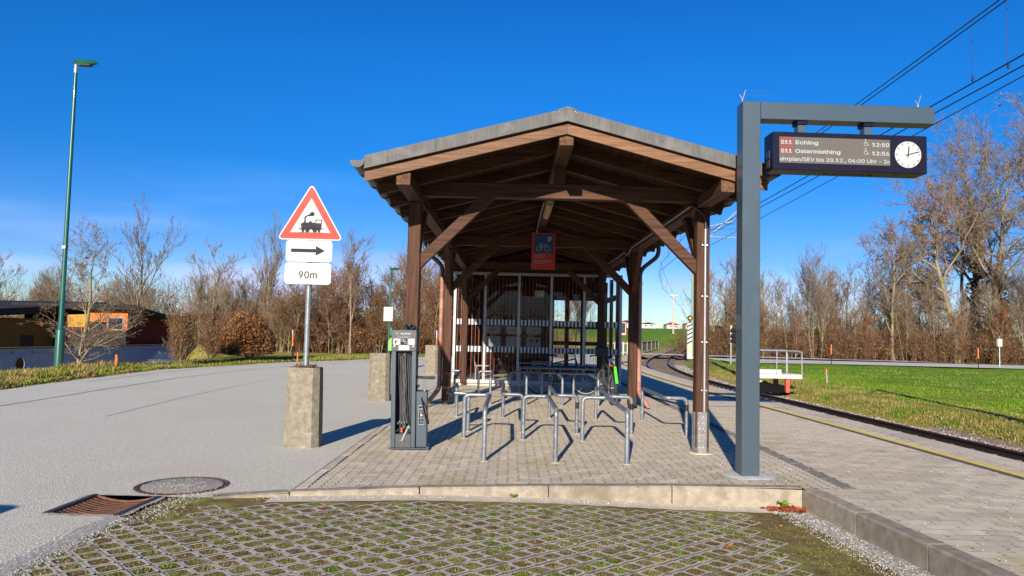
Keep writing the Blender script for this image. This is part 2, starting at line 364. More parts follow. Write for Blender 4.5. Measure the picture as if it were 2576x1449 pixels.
def link(name, me, parent=None, world=False):
    o = bpy.data.objects.new(name, me); COL.objects.link(o)
    if parent is not None:
        o.parent = parent
        if world:
            l = Vector((0, 0, 0)); p = parent
            while p is not None: l += p.location; p = p.parent
            o.location = -l
    return o
def tag(o, label=None, cat=None, group=None, kind=None):
    if label: o['label'] = label
    if cat: o['category'] = cat
    if group: o['group'] = group
    if kind: o['kind'] = kind
    return o
def thing(name, label, cat, loc=(0, 0, 0), rz=0, group=None):
    o = bpy.data.objects.new(name, None); COL.objects.link(o); o.location = loc; o.rotation_euler = (0, 0, rz)
    o.empty_display_size = .2
    return tag(o, label, cat, group)
def struct(o): o['kind'] = 'structure'; return o
def stuff(o): o['kind'] = 'stuff'; return o
KIDS = {}
def dup(root, loc, rz=0, label=None, group=None, scale=None):
    r = root.copy(); COL.objects.link(r); r.location = loc; r.rotation_euler = (0, 0, rz)
    if scale: r.scale = (scale,) * 3 if not isinstance(scale, tuple) else scale
    if label: r['label'] = label
    if group: r['group'] = group
    if root not in KIDS: KIDS[root] = [(c, list(c.children)) for c in root.children]
    for ch, gs in KIDS[root]:
        c = ch.copy(); COL.objects.link(c); c.parent = r
        for g in gs:
            d = g.copy(); COL.objects.link(d); d.parent = c
    return r
def fastmesh(name, V, F, mats, mi=None, smooth=False):
    """V (n,3) array, F (m,k) array of same-size faces"""
    me = bpy.data.meshes.new(name); V = np.asarray(V, dtype=np.float32); F = np.asarray(F, dtype=np.int32)
    me.vertices.add(len(V)); me.vertices.foreach_set('co', V.ravel())
    k = F.shape[1]; me.loops.add(F.size); me.loops.foreach_set('vertex_index', F.ravel())
    me.polygons.add(len(F)); me.polygons.foreach_set('loop_start', np.arange(0, F.size, k, dtype=np.int32))
    if mi is not None: me.polygons.foreach_set('material_index', np.asarray(mi, dtype=np.int32))
    if smooth: me.polygons.foreach_set('use_smooth', np.ones(len(F), dtype=bool))
    me.update(calc_edges=True)
    for m in mats: me.materials.append(MT[m])
    return me
import os
FONTS = {}
def font(bold=False):
    if bold not in FONTS:
        FONTS[bold] = None
        try:
            p = os.path.join(bpy.utils.system_resource('DATAFILES'), 'fonts', 'Inter.woff2')
            FONTS[bold] = bpy.data.fonts.load(p)
        except Exception: pass
    return FONTS[bold]
def text_mesh(body, size, bold=0.0, align='LEFT', space=1.0, xs=1.0, ext=.0008):
    c = bpy.data.curves.new('txt', 'FONT'); c.body = body; c.size = size; c.offset = bold; c.align_x = align; c.space_character = space; c.extrude = ext; c.resolution_u = 3
    if font() is not None: c.font = font()
    o = bpy.data.objects.new('txt', c); COL.objects.link(o); dg = bpy.context.evaluated_depsgraph_get(); dg.update()
    me = bpy.data.meshes.new_from_object(o.evaluated_get(dg)); bpy.data.objects.remove(o); bpy.data.curves.remove(c)
    for v in me.vertices: v.co.x *= xs
    return me
def text(body, size, loc, mat, parent, name='lettering', **k):
    """upright text facing -Y at local loc"""
    me = text_mesh(body, size, **k); me.materials.clear(); me.materials.append(MT[mat])
    o = link(name, me, parent); o.location = loc; o.rotation_euler = (R(90), 0, 0); return o
def disc(cx, cy, r, n=24): return [(cx + r * math.cos(2 * math.pi * i / n), cy + r * math.sin(2 * math.pi * i / n)) for i in range(n)]
def rrect(x0, y0, x1, y1, r, n=5):
    p = []
    for cx, cy, a in ((x1 - r, y1 - r, 0), (x0 + r, y1 - r, 90), (x0 + r, y0 + r, 180), (x1 - r, y0 + r, 270)):
        for k in range(n + 1): q = R(a + 90 * k / n); p.append((cx + r * math.cos(q), cy + r * math.sin(q)))
    return p
def upy(y0):   # maps prism (x,y,z) to upright face: x->x, y->z, z->-y (towards the viewer)
    return lambda x, y, z: (x, y0 - z, y)
# ------------------------------------------------------------------ layout curves
TRK_Y = [-60, -20, 0, 13.7, 18.4, 23, 27, 31, 35, 39, 44, 50, 56, 64, 73, 82, 110, 151, 220, 300]
TRK_X = [10.6, 9.95, 9.7, 9.43, 9.22, 9.08, 9.0, 8.98, 9.1, 9.38, 9.85, 10.65, 11.8, 13.6, 15.9, 18.4, 26.0, 36.5, 55, 78]
_cp = np.polyfit  # noqa
def trk(y):
    """x of the right-hand rail at distance y (smooth)"""
    y = np.asarray(y, float); s = 0; n = 9
    for k in range(n): s = s + np.interp(y + (k - n // 2) * 1.4, TRK_Y, TRK_X)
    return s / n
def edge_x(y):   # left edge of the asphalt
    return np.interp(y, [-30, 10, 17.2, 21.6, 26, 28.8, 33.2, 37.4, 42, 50, 60, 66], [-10.6, -11.5, -11.8, -12.15, -12.3, -11.5, -10.4, -8.1, -6.4, -2.6, 3.5, 7])
def plat_x(y): return trk(y) - 2.5
def sm(t): t = np.clip(t, 0, 1); return t * t * (3 - 2 * t)
def terrain(x, y):
    x = np.asarray(x, float); y = np.asarray(y, float)
    z = np.full(np.broadcast(x, y).shape, -.06)
    # low ground left of the verge
    xb = np.interp(y, [-50, 30, 40, 50, 62, 100], [-13.6, -13.9, -14.8, -18.5, -23, -60])
    z = z - 2.0 * sm((xb - x) / 5.5) * 1.0 - 0.12 * sm((edge_x(y) - .3 - x) / -1.0) * 0
    z = np.where((x < edge_x(y) - .05) & (x > xb - 1), z + .085, z)
    # parking side is lower
    z = np.where((y < 8.4) & (x > -4.2), -.42, z)
    # right of the platform edge: track bed, bank, field
    e = plat_x(y) - .25
    z = np.where(x > e, -.66, z)
    t = trk(y)
    z = np.where(x > t + .9, -.66 + .34 * sm((x - t - .9) / 1.5) - .12 * sm((x - t - 3.0) / 3.5), z)
    z = np.where((y > 62) & (x > -6), np.minimum(z, -.42), z)
    # far rise behind, left of the line
    far = sm((y - 74) / 22) * .9 + np.clip((y - 90) / 170, 0, 1) * 3.6
    z = z + far * np.maximum(sm((t - 3.0 - x) / 12), sm((y - 118) / 55)) * (y > 70)
    z = z + np.clip((y - 260) / 900, 0, 1) * 6 * (x < t + 40)
    return z
def land(x, y): return float(terrain(x, y))

# one terrain sheet out to the horizon
xs = np.unique(np.concatenate([np.arange(-26, 26, .55), np.linspace(26, 60, 24), np.linspace(60, 900, 26), -np.linspace(26, 60, 24), -np.linspace(60, 900, 26)]))
ys = np.unique(np.concatenate([np.arange(-16, 46, .6), np.linspace(46, 110, 50), np.linspace(110, 300, 30), np.linspace(300, 1600, 20), -np.linspace(16, 300, 14)]))
X, Y = np.meshgrid(xs, ys); Z = terrain(X, Y)
bump = np.array([[noise.noise(Vector((a * .35, b * .35, 0))) for a in xs] for b in ys])
soft = (X > trk(Y) + 2.2) | (X < edge_x(Y) - .6)
Z = Z + bump * .07 * soft
V = np.stack([X, Y, Z], -1).reshape(-1, 3); nx, ny = len(xs), len(ys)
a = (np.arange(ny - 1)[:, None] * nx + np.arange(nx - 1)[None, :]).ravel()
F = np.stack([a, a + 1, a + nx + 1, a + nx], 1)
cx = (X[:-1, :-1] + X[1:, 1:]).ravel() / 2; cy = (Y[:-1, :-1] + Y[1:, 1:]).ravel() / 2
mi = np.zeros(len(F), int)
mi[(cx > plat_x(cy) - .4) & (cx < trk(cy) + 1.35) & (cy < 120)] = 1
def terrain_mat():
    m = MT['field'].copy(); m.name = 'grassland'; MT['grassland'] = m
    t = m.node_tree; N = t.nodes; L = t.links; b = N['Principled BSDF']
    src = b.inputs['Base Color'].links[0].from_socket
    g = N.new('ShaderNodeNewGeometry'); s = N.new('ShaderNodeSeparateXYZ'); L.new(g.outputs['Position'], s.inputs[0])
    n = N.new('ShaderNodeTexNoise'); n.inputs['Scale'].default_value = .45; n.inputs['Detail'].default_value = 6; L.new(g.outputs['Position'], n.inputs['Vector'])
    ma = N.new('ShaderNodeMath'); ma.operation = 'MULTIPLY_ADD'; L.new(n.outputs[0], ma.inputs[0]); ma.inputs[1].default_value = 7.0; L.new(s.outputs[0], ma.inputs[2])
    r = N.new('ShaderNodeMapRange'); r.inputs['From Min'].default_value = 16.0; r.inputs['From Max'].default_value = 20.5; L.new(ma.outputs[0], r.inputs[0])
    # beyond y=88 the land left of the line is a green field again
    r2 = N.new('ShaderNodeMapRange'); r2.inputs['From Min'].default_value = 112; r2.inputs['From Max'].default_value = 135; L.new(s.outputs[1], r2.inputs[0])
    mxm = N.new('ShaderNodeMath'); mxm.operation = 'MAXIMUM'; r3_ = N.new('ShaderNodeMapRange'); r3_.inputs['From Min'].default_value = 76; r3_.inputs['From Max'].default_value = 72; L.new(s.outputs[1], r3_.inputs[0]); mm_ = N.new('ShaderNodeMath'); mm_.operation = 'MULTIPLY'; L.new(r.outputs[0], mm_.inputs[0]); L.new(r3_.outputs[0], mm_.inputs[1]); L.new(mm_.outputs[0], mxm.inputs[0]); L.new(r2.outputs[0], mxm.inputs[1])
    n2 = N.new('ShaderNodeTexNoise'); n2.inputs['Scale'].default_value = 3.5; n2.inputs['Detail'].default_value = 7; L.new(g.outputs['Position'], n2.inputs['Vector'])
    rr = N.new('ShaderNodeMapRange'); rr.inputs['From Min'].default_value = .35; rr.inputs['From Max'].default_value = .65; L.new(n2.outputs[0], rr.inputs[0])
    d = N.new('ShaderNodeMixRGB'); d.inputs[1].default_value = (.42, .31, .08, 1); d.inputs[2].default_value = (.20, .215, .025, 1); L.new(rr.outputs[0], d.inputs[0])
    x = N.new('ShaderNodeMixRGB'); L.new(mxm.outputs[0], x.inputs[0]); L.new(d.outputs[0], x.inputs[1]); L.new(src, x.inputs[2]); L.new(x.outputs[0], b.inputs['Base Color'])
terrain_mat()
me = fastmesh('ground', V, F, ['grassland', 'ballast'], mi, smooth=True)
struct(link('ground', me))

# ------------------------------------------------------------------ asphalt road and yard
def rx(y):       # right edge of the asphalt
    return float(np.interp(y, [-30, 6.24, 6.245, 6.975, 6.98, 7.25, 29.6, 29.7, 58, 66], [-3.17, -3.2, -3.86, -3.86, -2.78, -2.12, -2.12, 4.4, 7.6, 10.5]))
rows = np.concatenate([np.arange(-30, 6, 2.0), [6.24, 6.245, 6.6, 6.975, 6.98, 7.1, 7.25], np.arange(8, 29.5, 1.0), [29.6, 29.7], np.arange(31, 67, 1.0)])
V = []; F = []
K = 10
for j, y in enumerate(rows):
    l, r = float(edge_x(y)) + .06 * math.sin(y * 3.1), rx(y)
    for i in range(K + 1): V.append((l + (r - l) * i / K, y, 0.0))
for j in range(len(rows) - 1):
    for i in range(K): q = j * (K + 1) + i; F.append((q, q + 1, q + K + 2, q + K + 1))
struct(link('road', fastmesh('road', V, F, ['asphalt'])))
# tar seams along the lane
def ribbon(pts, w, z, n=1):
    vs, fs = [], []
    for i, p in enumerate(pts):
        a, b = pts[max(i - 1, 0)], pts[min(i + 1, len(pts) - 1)]; d = Vector((b[0] - a[0], b[1] - a[1])).normalized()
        q = w(i) if callable(w) else w
        vs += [(p[0] - d.y * q, p[1] + d.x * q, z), (p[0] + d.y * q, p[1] - d.x * q, z)]
    for i in range(len(pts) - 1): fs.append((2 * i, 2 * i + 1, 2 * i + 3, 2 * i + 2))
    return vs, fs
sm_ = MB()
seams = [[(-9.3, 10.2), (-9.5, 14), (-9.75, 18), (-9.9, 22), (-9.7, 27), (-8.6, 32), (-6.5, 37), (-3.8, 42)],
         [(-11.35, 20), (-11.5, 24), (-11.3, 27), (-10.2, 31.5), (-8.0, 36), (-5, 41.4)],
         [(-6.9, 12.8), (-7.2, 17), (-7.3, 22), (-6.8, 27)]]
for k, sl in enumerate(seams):
    pts = []
    for i in range(len(sl) - 1):
        for t in range(12):
            u = t / 12; p = Vector(sl[i]) * (1 - u) + Vector(sl[i + 1]) * u
            pts.append((p.x + .03 * noise.noise(Vector((p.y * 1.3, k, 0))), p.y))
    vs, fs = ribbon(pts, [.022, .016, .008][k], .004); sm_.add(vs, fs)
o = sm_.build('road_seam', 'patch', smooth=False, fix=False); struct(o)

# ------------------------------------------------------------------ kerb
KP = [(-2.74, 6.98), (-2.11, 7.27), (-.89, 7.60), (.43, 7.82), (1.75, 7.97), (3.16, 8.02)]
KR = [(3.16, 8.02), (3.24, 6.98), (3.33, 5.95), (3.40, 4.95), (3.47, 3.95), (3.54, 2.95), (3.61, 1.95), (3.68, .95), (3.75, -.05), (3.82, -1.05)]
def zl(x): return float(np.interp(x, [-3.3, -2.7, -2.1, -.9, .43, 1.75, 3.16, 4.2], [-.004, -.008, -.035, -.065, -.115, -.185, -.215, -.22]))
pave = MB().build('pavement', 'joint')  # replaced below by the bedding sheet
bpy.data.objects.remove(pave)
kerb = None
def stone(a, b, back, gap=.006, zb=-.34, w=.15, ch=.018, first=False):
    a, b = Vector(a), Vector(b); d = (b - a).normalized(); n = Vector((-d.y, d.x)) * back
    a = a + d * gap; b = b - d * gap
    prof = [(0, zb), (0, .004 - ch), (ch, .004), (w, .004), (w, zb)]
    m = MB(); vs = []
    nseg = 6
    for i in range(nseg + 1):
        u = i / nseg; p = a.lerp(b, u)
        for (q, z) in prof:
            jit = .0025 * noise.noise(Vector((p.x * 9, p.y * 9, z * 9 + q * 20)))
            vs.append((p.x + n.x * (q + jit), p.y + n.y * (q + jit), z + jit * .6))
    fs = [(i * 5 + k, i * 5 + (k + 1) % 5, (i + 1) * 5 + (k + 1) % 5, (i + 1) * 5 + k) for i in range(nseg) for k in range(5)]
    fs += [(0, 1, 2, 3, 4), tuple(nseg * 5 + k for k in range(5))[::-1]]
    return m.add(vs, fs)
kerb = stone(KP[0], KP[1], 1).build('kerb', 'kerb'); struct(kerb)
for i in range(1, 5): stone(KP[i], KP[i + 1], 1, w=.15).build('kerb_stone', 'kerb', kerb)
for i in range(len(KR) - 1):
    stone(KR[i], KR[i + 1], 1, w=.16).build('kerb_stone', 'kerb', kerb)
# long flush edging between yard and paving
for y in np.arange(7.42, 29.5, 1.0):
    MB().box((-2.06, y + .5, -.098), (.10, .992, .205), .006).build('edging_stone', 'slab', kerb)

# ------------------------------------------------------------------ paved floor under the shelter (interlocking blocks)
def ky(x): return float(np.interp(x, [p[0] for p in KP], [p[1] for p in KP])) - (.10 if x > 3.2 else 0)
bed = MB(); pts = [(-2.0, ky(-2.0) + .05), (-.89, 7.66), (.43, 7.88), (1.75, 8.03), (3.25, 7.98), (3.612, 7.98), (3.612, 29.5), (-2.0, 29.5)]
bed.add([(x, y, -.0022) for x, y in pts], [tuple(range(len(pts)))])
pavement = bed.build('pavement', 'joint', smooth=False, fix=False); struct(pavement)
U = .1175; AMP = .0135
def zig(p, q):      # zigzag profile on a unit edge, odd about its middle
    p, q = Vector(p), Vector(q); d = q - p; n = Vector((-d.y, d.x)).normalized()
    return [p, p + d * .16 + n * AMP * .7, p + d * .36 + n * AMP, p + d * .64 - n * AMP, p + d * .84 - n * AMP * .7]
def block_mesh(name, corners, prof, inset=.0048, ch=.0004, depth=.03):
    out_ = []
    for i in range(len(corners)): out_ += prof(corners[i], corners[(i + 1) % len(corners)])
    n = len(out_); c = sum(out_, Vector((0, 0))) / n
    def shrink(dd):
        r = []
        for i in range(n):
            a, b, e = out_[i - 1], out_[i], out_[(i + 1) % n]
            t = (e - a).normalized(); nn_ = Vector((-t.y, t.x)); r.append(b + nn_ * dd)
        return r
    A, B = shrink(inset + ch), shrink(inset)
    vs = [(p.x, p.y, 0) for p in A] + [(p.x, p.y, -ch * .8) for p in B] + [(p.x, p.y, -depth) for p in B]
    fs = [tuple(range(n))] + [(i, n + i, n + (i + 1) % n, (i + 1) % n) for i in range(n)] + [(n + i, 2 * n + i, 2 * n + (i + 1) % n, n + (i + 1) % n) for i in range(n)]
    return vs, fs
HB = block_mesh('h', [Vector((0, 0)), Vector((U, 0)), Vector((2 * U, 0)), Vector((2 * U, U)), Vector((U, U)), Vector((0, U))], zig)
VB = block_mesh('v', [Vector((0, 0)), Vector((U, 0)), Vector((U, U)), Vector((U, 2 * U)), Vector((0, 2 * U)), Vector((0, U))], zig)
def mark_sides(me):
    me.polygons.foreach_set('material_index', [1 if abs(p.normal.z) < .5 else 0 for p in me.polygons])
def place_blocks(parent, name, stuffname, kinds, spots, mat, n_parts=300, tilt=.0028):
    """nearest n_parts as parts sharing meshes, the others joined"""
    spots.sort(key=lambda s: s[1] ** 2 + (s[0] * 1.2) ** 2)
    inview = [s for s in spots if abs(s[0]) < .72 * s[1] + .3]; outv = [s for s in spots if abs(s[0]) >= .72 * s[1] + .3]
    mes = []
    for k, (vs, fs) in enumerate(kinds):
        m = MB().add(vs, fs); me = m.mesh(name, smooth=False, fix=True); me.materials.append(MT[mat]); me.materials.append(MT['dirtyedge']); mark_sides(me); mes.append(me)
    for (x, y, k, z) in inview[:n_parts]:
        o = link(name, mes[k], parent); o.location = (x, y, z + rng.uniform(-.0003, .0003)); o.rotation_euler = (rng.uniform(-tilt, tilt), rng.uniform(-tilt, tilt), rng.uniform(-.008, .008) * (4 if tilt > .01 else 1))
    rest = inview[n_parts:] + outv
    if rest:
        m = MB()
        for (x, y, k, z) in rest:
            dz = z + rng.uniform(-.0003, .0003); tx, ty = rng.uniform(-tilt, tilt), rng.uniform(-tilt, tilt)
            vs, fs = kinds[k]; m.add([(a + x, b + y, c + dz + a * tx + b * ty) for a, b, c in vs], fs)
        o = m.build(stuffname, [mat, 'dirtyedge'], parent, smooth=False, fix=False); mark_sides(o.data); stuff(o)
spots = []
for i in range(-18, 32):
    for j in range(0, 88):
        r = (i - j) % 4
        x, y = i * U, 7.0 + j * U
        if r == 0: k, cx_, cy_, ex = 0, x + U, y + U / 2, x + 2 * U
        elif r == 3: k, cx_, cy_, ex = 1, x + U / 2, y + U, x + U
        else: continue
        if x < -1.995 or ex > 3.60 or cy_ > 17.2: continue
        if cy_ < ky(cx_) + (.125 if k else .10): continue
        spots.append((x, y, k, 0.0))
cells = set()
for (x, y, k, z) in spots:
    i, j = round(x / U), round((y - 7.0) / U); cells.add((i, j)); cells.add((i + 1, j) if k == 0 else (i, j + 1))
UB = block_mesh('u', [Vector((0, 0)), Vector((U, 0)), Vector((U, U)), Vector((0, U))], zig)
mm = MB()
for i in range(-18, 31):
    for j in range(0, 88):
        x, y = i * U, 7.0 + j * U
        if (i, j) in cells or y + U / 2 < ky(x + U / 2) + .10 or y + U > 17.2: continue
        x0, x1 = max(x, -2.006), min(x + U, 3.607)
        if x1 - x0 < .03: continue
        mm.add([(x0 + a / U * (x1 - x0), y + b, c) for a, b, c in UB[0]], UB[1])
o = mm.build('cut_blocks', ['brick', 'dirtyedge'], pavement, smooth=False, fix=True); mark_sides(o.data); stuff(o)
place_blocks(pavement, 'paving_block', 'paving_blocks', [HB, VB], spots, 'brick')
m = MB(); m.add([(-2.0, 17.2, 0), (3.6, 17.2, 0), (3.6, 29.5, 0), (-2.0, 29.5, 0)], [(0, 1, 2, 3)]); m.build('far_paving', 'brick', pavement, smooth=False, fix=False)

# drain channel along the platform side
dr = MB()
for y0 in np.arange(8.02, 17.1, 1.0):
    dr.box((3.612, y0 + .498, -.03), (.012, .99, .066), .002); dr.box((3.748, y0 + .498, -.03), (.012, .99, .066), .002)
drain = dr.build('drain_channel', 'draingrey', fix=True); tag(drain, 'narrow grey drainage channel running through the paving past the display column', 'drain')
g = MB()
for y in np.arange(8.03, 17.1, .03): g.box((3.68, y, -.008), (.124, .011, .014))
for y in np.arange(8.12, 17.1, .5): g.box((3.68, y, -.006), (.124, .03, .016))
g.box((3.68, 12.6, -.004), (.02, 9.0, .014))
stuff(g.build('grating_bars', 'draingrey', drain, smooth=False, fix=False))
MB().box((3.68, 12.6, -.06), (.12, 9.0, .01)).build('channel_floor', 'recess', drain)

# ------------------------------------------------------------------ platform paving: running bond with S-shaped ends
def wav(L):
    def f(p, q):
        p, q = Vector(p), Vector(q); d = q - p; n = Vector((-d.y, d.x)).normalized()
        if abs(d.x) > abs(d.y): return [p, p + d * .25 + n * .004, p + d * .75 - n * .004]
        return [p, p + d * .22 + n * .006, p + d * .40 + n * .023, p + d * .60 - n * .023, p + d * .78 - n * .006]
    return f
BL, BH = .285, .162
SB = block_mesh('s', [Vector((0, 0)), Vector((BL / 2, 0)), Vector((BL, 0)), Vector((BL, BH)), Vector((BL / 2, BH)), Vector((0, BH))], wav(0))
ex = lambda y: float(plat_x(y))
bed = MB(); L_ = []; Rr = []
for y in list(np.arange(-6, 58, 1.5)) + [58]:
    l = 3.6 if y > 8.1 else float(np.interp(y, [-6, 8.02], [4.15, 3.3])); l = l if y < 29.5 else float(np.interp(y, [29.5, 58], [3.6, 7.4]))
    L_.append((l, y, -.0022)); Rr.append((ex(y), y, -.0022))
n = len(L_); bed.add(L_ + Rr, [(i, n + i, n + i + 1, i + 1) for i in range(n - 1)])
platform = bed.build('platform', 'joint', smooth=False, fix=False); struct(platform)
def krx(y): return float(np.interp(y, [p[1] for p in KR[::-1]], [p[0] for p in KR[::-1]]))
spots = []; CUT = []
for j in range(-18, 82):
    y = 4.0 + j * BH
    for i in range(0, 14):
        x = 3.2 + (i + (.5 if j % 2 else 0)) * BL
        cx_, cy_ = x + BL / 2, y + BH / 2
        if cy_ > 17.2: continue
        lo_ = krx(cy_) + .145 if cy_ < 8.0 else 3.754
        hi_ = ex(cy_) - .425
        if x < lo_ - .01 or x + BL > hi_:
            a0, a1 = max(x, lo_), min(x + BL, hi_)
            if a1 - a0 > .035: CUT.append((a0, a1, y))
            continue
        spots.append((x, y, 0, 0.0))
mm = MB()
for a0, a1, y in CUT: mm.add([(a0 + a / BL * (a1 - a0), y + b, c) for a, b, c in SB[0]], SB[1])
o = mm.build('cut_blocks', ['brick', 'dirtyedge'], platform, smooth=False, fix=True); mark_sides(o.data); stuff(o)
place_blocks(platform, 'paving_block', 'paving_blocks', [SB], spots, 'brick')
# margin infill along the drain and the edge strip, far part of the platform as a plain sheet
m = MB()
pl, pr = [], []
for y in list(np.arange(17.2, 58, 1.4)) + [58]:
    l = 3.754 if y < 29.5 else float(np.interp(y, [29.5, 58], [3.6, 7.4])); pl.append((l, y, 0)); pr.append((ex(y) - .42, y, 0))
n = len(pl); m.add(pl + pr, [(i, n + i, n + i + 1, i + 1) for i in range(n - 1)]); m.build('far_paving', 'brick', platform, smooth=False, fix=False)
# edge slabs with a lip over the track
for y in np.arange(-4, 58, 1.0):
    a, b = ex(y), ex(y + .994); mm = MB()
    vs = []
    for yy, xx in ((y, a), (y + .994, b)):
        vs += [(xx - .42, yy, -.5), (xx - .42, yy, .002), (xx - .012, yy, .002), (xx, yy, -.01), (xx, yy, -.14), (xx - .06, yy, -.15), (xx - .06, yy, -.75), (xx - .42, yy, -.75)]
    fs = [(k, (k + 1) % 8, 8 + (k + 1) % 8, 8 + k) for k in range(8)] + [tuple(range(8)), tuple(range(8, 16))[::-1]]
    mm.add(vs, fs)
    mm.build('edge_slab', 'slab', platform)
# guide lines
for nm, off, w, mt, z in (('yellow_line', .79, .062, 'yellow', .0075), ('dark_line', .905, .050, 'darkline', .0055)):
    pts = [(ex(y) - off, y) for y in np.arange(-4, 57, .7)]
    vs, fs = ribbon(pts, w, z); o = MB().add(vs, fs).build(nm, mt, platform, smooth=False, fix=False)

# ------------------------------------------------------------------ parking bay: grass pavers in moss and soil
sx = np.linspace(-3.235, 4.4, 60); sy = np.linspace(-6, 8.15, 90)
X, Y = np.meshgrid(sx, sy); ZL = np.vectorize(zl)(X)
Z = ZL - .0055 + np.array([[.005 * noise.noise(Vector((a * 6, b * 6, 3))) for a in sx] for b in sy])
Z = np.where((X < -3.19), -.02, Z)
# raised moss mound at the right
V = np.stack([X, Y, Z], -1).reshape(-1, 3); nx, ny = len(sx), len(sy)
a = (np.arange(ny - 1)[:, None] * nx + np.arange(nx - 1)[None, :]).ravel(); F = np.stack([a, a + 1, a + nx + 1, a + nx], 1)
parking = link('parking_bay', fastmesh('parking_bay', V, F, ['soil'], smooth=True)); struct(parking)
# concrete strip in front of the kerb, and the loose gravel along the right kerb
def front(x): return float(np.interp(x, [p[0] for p in KP], [p[1] for p in KP]))
m = MB(); st = []
for x in np.linspace(-2.25, 3.12, 40):
    w = .25 + .012 * math.sin(x * 22.4); st.append((x, front(x) + .03, zl(x) + .002)); st.append((x, front(x) - w, zl(x) + .001))
m.add(st, [(2 * i, 2 * i + 1, 2 * i + 3, 2 * i + 2) for i in range(39)]); struct(m.build('channel_strip', 'slab', smooth=False, fix=False))
m = MB(); st = []
for y in np.linspace(-1, 7.95, 60):
    wl = .33 + .09 * noise.noise(Vector((0, y * 1.7, 0))) + .05 * noise.noise(Vector((4, y * 6, 0)))
    for k in range(5):
        u = k / 4; x = krx(y) + .03 - (wl + .03) * u; st.append((x, y, zl(x) - .004 + .010 * (1 - u) + .006 * noise.noise(Vector((x * 9, y * 9, 1))) - .016 * (u > .95)))
m.add(st, [(5 * i + k, 5 * i + k + 1, 5 * i + k + 6, 5 * i + k + 5) for i in range(59) for k in range(4)]); o = m.build('gravel_strip', 'gravel', fix=False); struct(o)
PA, PB = .238, .238
def ring():
    a, b = PA / 2 - .004, PB / 2 - .004
    def dia(s, cut, bulge=0):
        p = []
        for (ux, uy) in ((1, 0), (0, 1), (-1, 0), (0, -1)):
            if ux: p += [(ux * s * (1 - cut) * a / a, -cut * s * ux), (ux * s * (1 - cut), cut * s * ux)]
            else: p += [(cut * s * uy, uy * s * (1 - cut)), (-cut * s * uy, uy * s * (1 - cut))]
        return p
    O = dia(.1178, .10); O2 = dia(.1164, .10); I2 = dia(.0855, .15); I = dia(.0838, .16)
    n = 8; vs = [(x, y, -.012) for x, y in O] + [(x, y, 0) for x, y in O2] + [(x, y, 0) for x, y in I2] + [(x, y, -.03) for x, y in I] + [(x, y, -.05) for x, y in O]
    fs = []
    for i in range(n):
        j = (i + 1) % n
        fs += [(i, j, n + j, n + i), (n + i, n + j, 2 * n + j, 2 * n + i), (2 * n + i, 2 * n + j, 3 * n + j, 3 * n + i), (4 * n + i, 4 * n + j, j, i)]
    return vs, fs
RG = ring(); spots = []; HOLES = []
def in_bay(x, y):
    if x < -3.12 + .02 * math.sin(y * 5): return False
    if y > front(x) - .37: return False
    if y > 6.05 and x < -2.98: return False
    if y > 6.10 and x < -2.66: return False
    return x < krx(y) - .30
for j in range(-2, 68):
    for i in range(-15, 17):
        x = i * PA + (PA / 2 if j % 2 else 0); y = .2 + j * PB / 2
        if not in_bay(x, y): continue
        # overgrown towards the right
        over = (x - 1.95 + .16 * (7.6 - y) * 0) + .35 * noise.noise(Vector((x * 1.4, y * 1.4, 5)))
        HOLES.append((x, y, over))
        if over > .35: continue
        spots.append((x, y, 0, zl(x) + .002 - .012 * max(0, over)))
place_blocks(parking, 'grass_paver', 'grass_pavers', [RG], spots, 'grasspaver', tilt=.02)

# ------------------------------------------------------------------ blades of grass
def blades(name, P, H, W_, mats, mi, lean=.5, parent=None, kind_label=None):
    """P (n,3) roots; one curved blade (2 tris+1) each"""
    n = len(P); P = np.asarray(P, float); H = np.asarray(H, float); a = nrs.rand(n) * 2 * np.pi; l = (nrs.rand(n) * .9 + .15) * lean
    dx, dy = np.cos(a), np.sin(a); wx, wy = -dy * W_, dx * W_
    b0 = P + np.stack([wx, wy, np.zeros(n)], 1); b1 = P - np.stack([wx, wy, np.zeros(n)], 1)
    mid = P + np.stack([dx * l * H * .35, dy * l * H * .35, H * .62], 1); m0 = mid + np.stack([wx, wy, 0 * wx], 1) * .75; m1 = mid - np.stack([wx, wy, 0 * wx], 1) * .75
    tip = P + np.stack([dx * l * H, dy * l * H, H * (1 - .28 * l)], 1)
    V = np.stack([b0, b1, m1, m0, tip], 1).reshape(-1, 3); k = np.arange(n) * 5
    F = np.concatenate([np.stack([k, k + 1, k + 2], 1), np.stack([k, k + 2, k + 3], 1), np.stack([k + 3, k + 2, k + 4], 1)])
    mi = np.concatenate([mi, mi, mi])
    o = link(name, fastmesh(name, V, F, mats, mi), parent); return stuff(o)
P = []; H = []; mi = []
for (x, y, over) in HOLES:
    g = noise.noise(Vector((x * 3.1, y * 3.1, 9))) + rng.uniform(-.45, .45)
    n = 92 if over < .35 else 150
    if y < 3.6: n //= 2
    base = 0 if g > .46 else (1 if g > .12 else (2 if g > -.22 else 3))
    for _ in range(n):
        if over < .35:
            u, v = rng.uniform(-1, 1), rng.uniform(-1, 1); px, py = (u + v) * .040, (u - v) * .040
        else: px, py = rng.uniform(-.13, .13), rng.uniform(-.13, .13)
        P.append((x + px, y + py, zl(x) - .018)); H.append(rng.uniform(.012, .034) * (1.25 if base == 0 else 1) * (.75 if over > .35 else 1))
        r = rng.random(); mi.append((base if r < .55 else rng.choice([1, 2, 2, 3, 3])) if over < .35 else rng.choice([2, 2, 2, 1, 3, 0 if base == 0 else 2]))
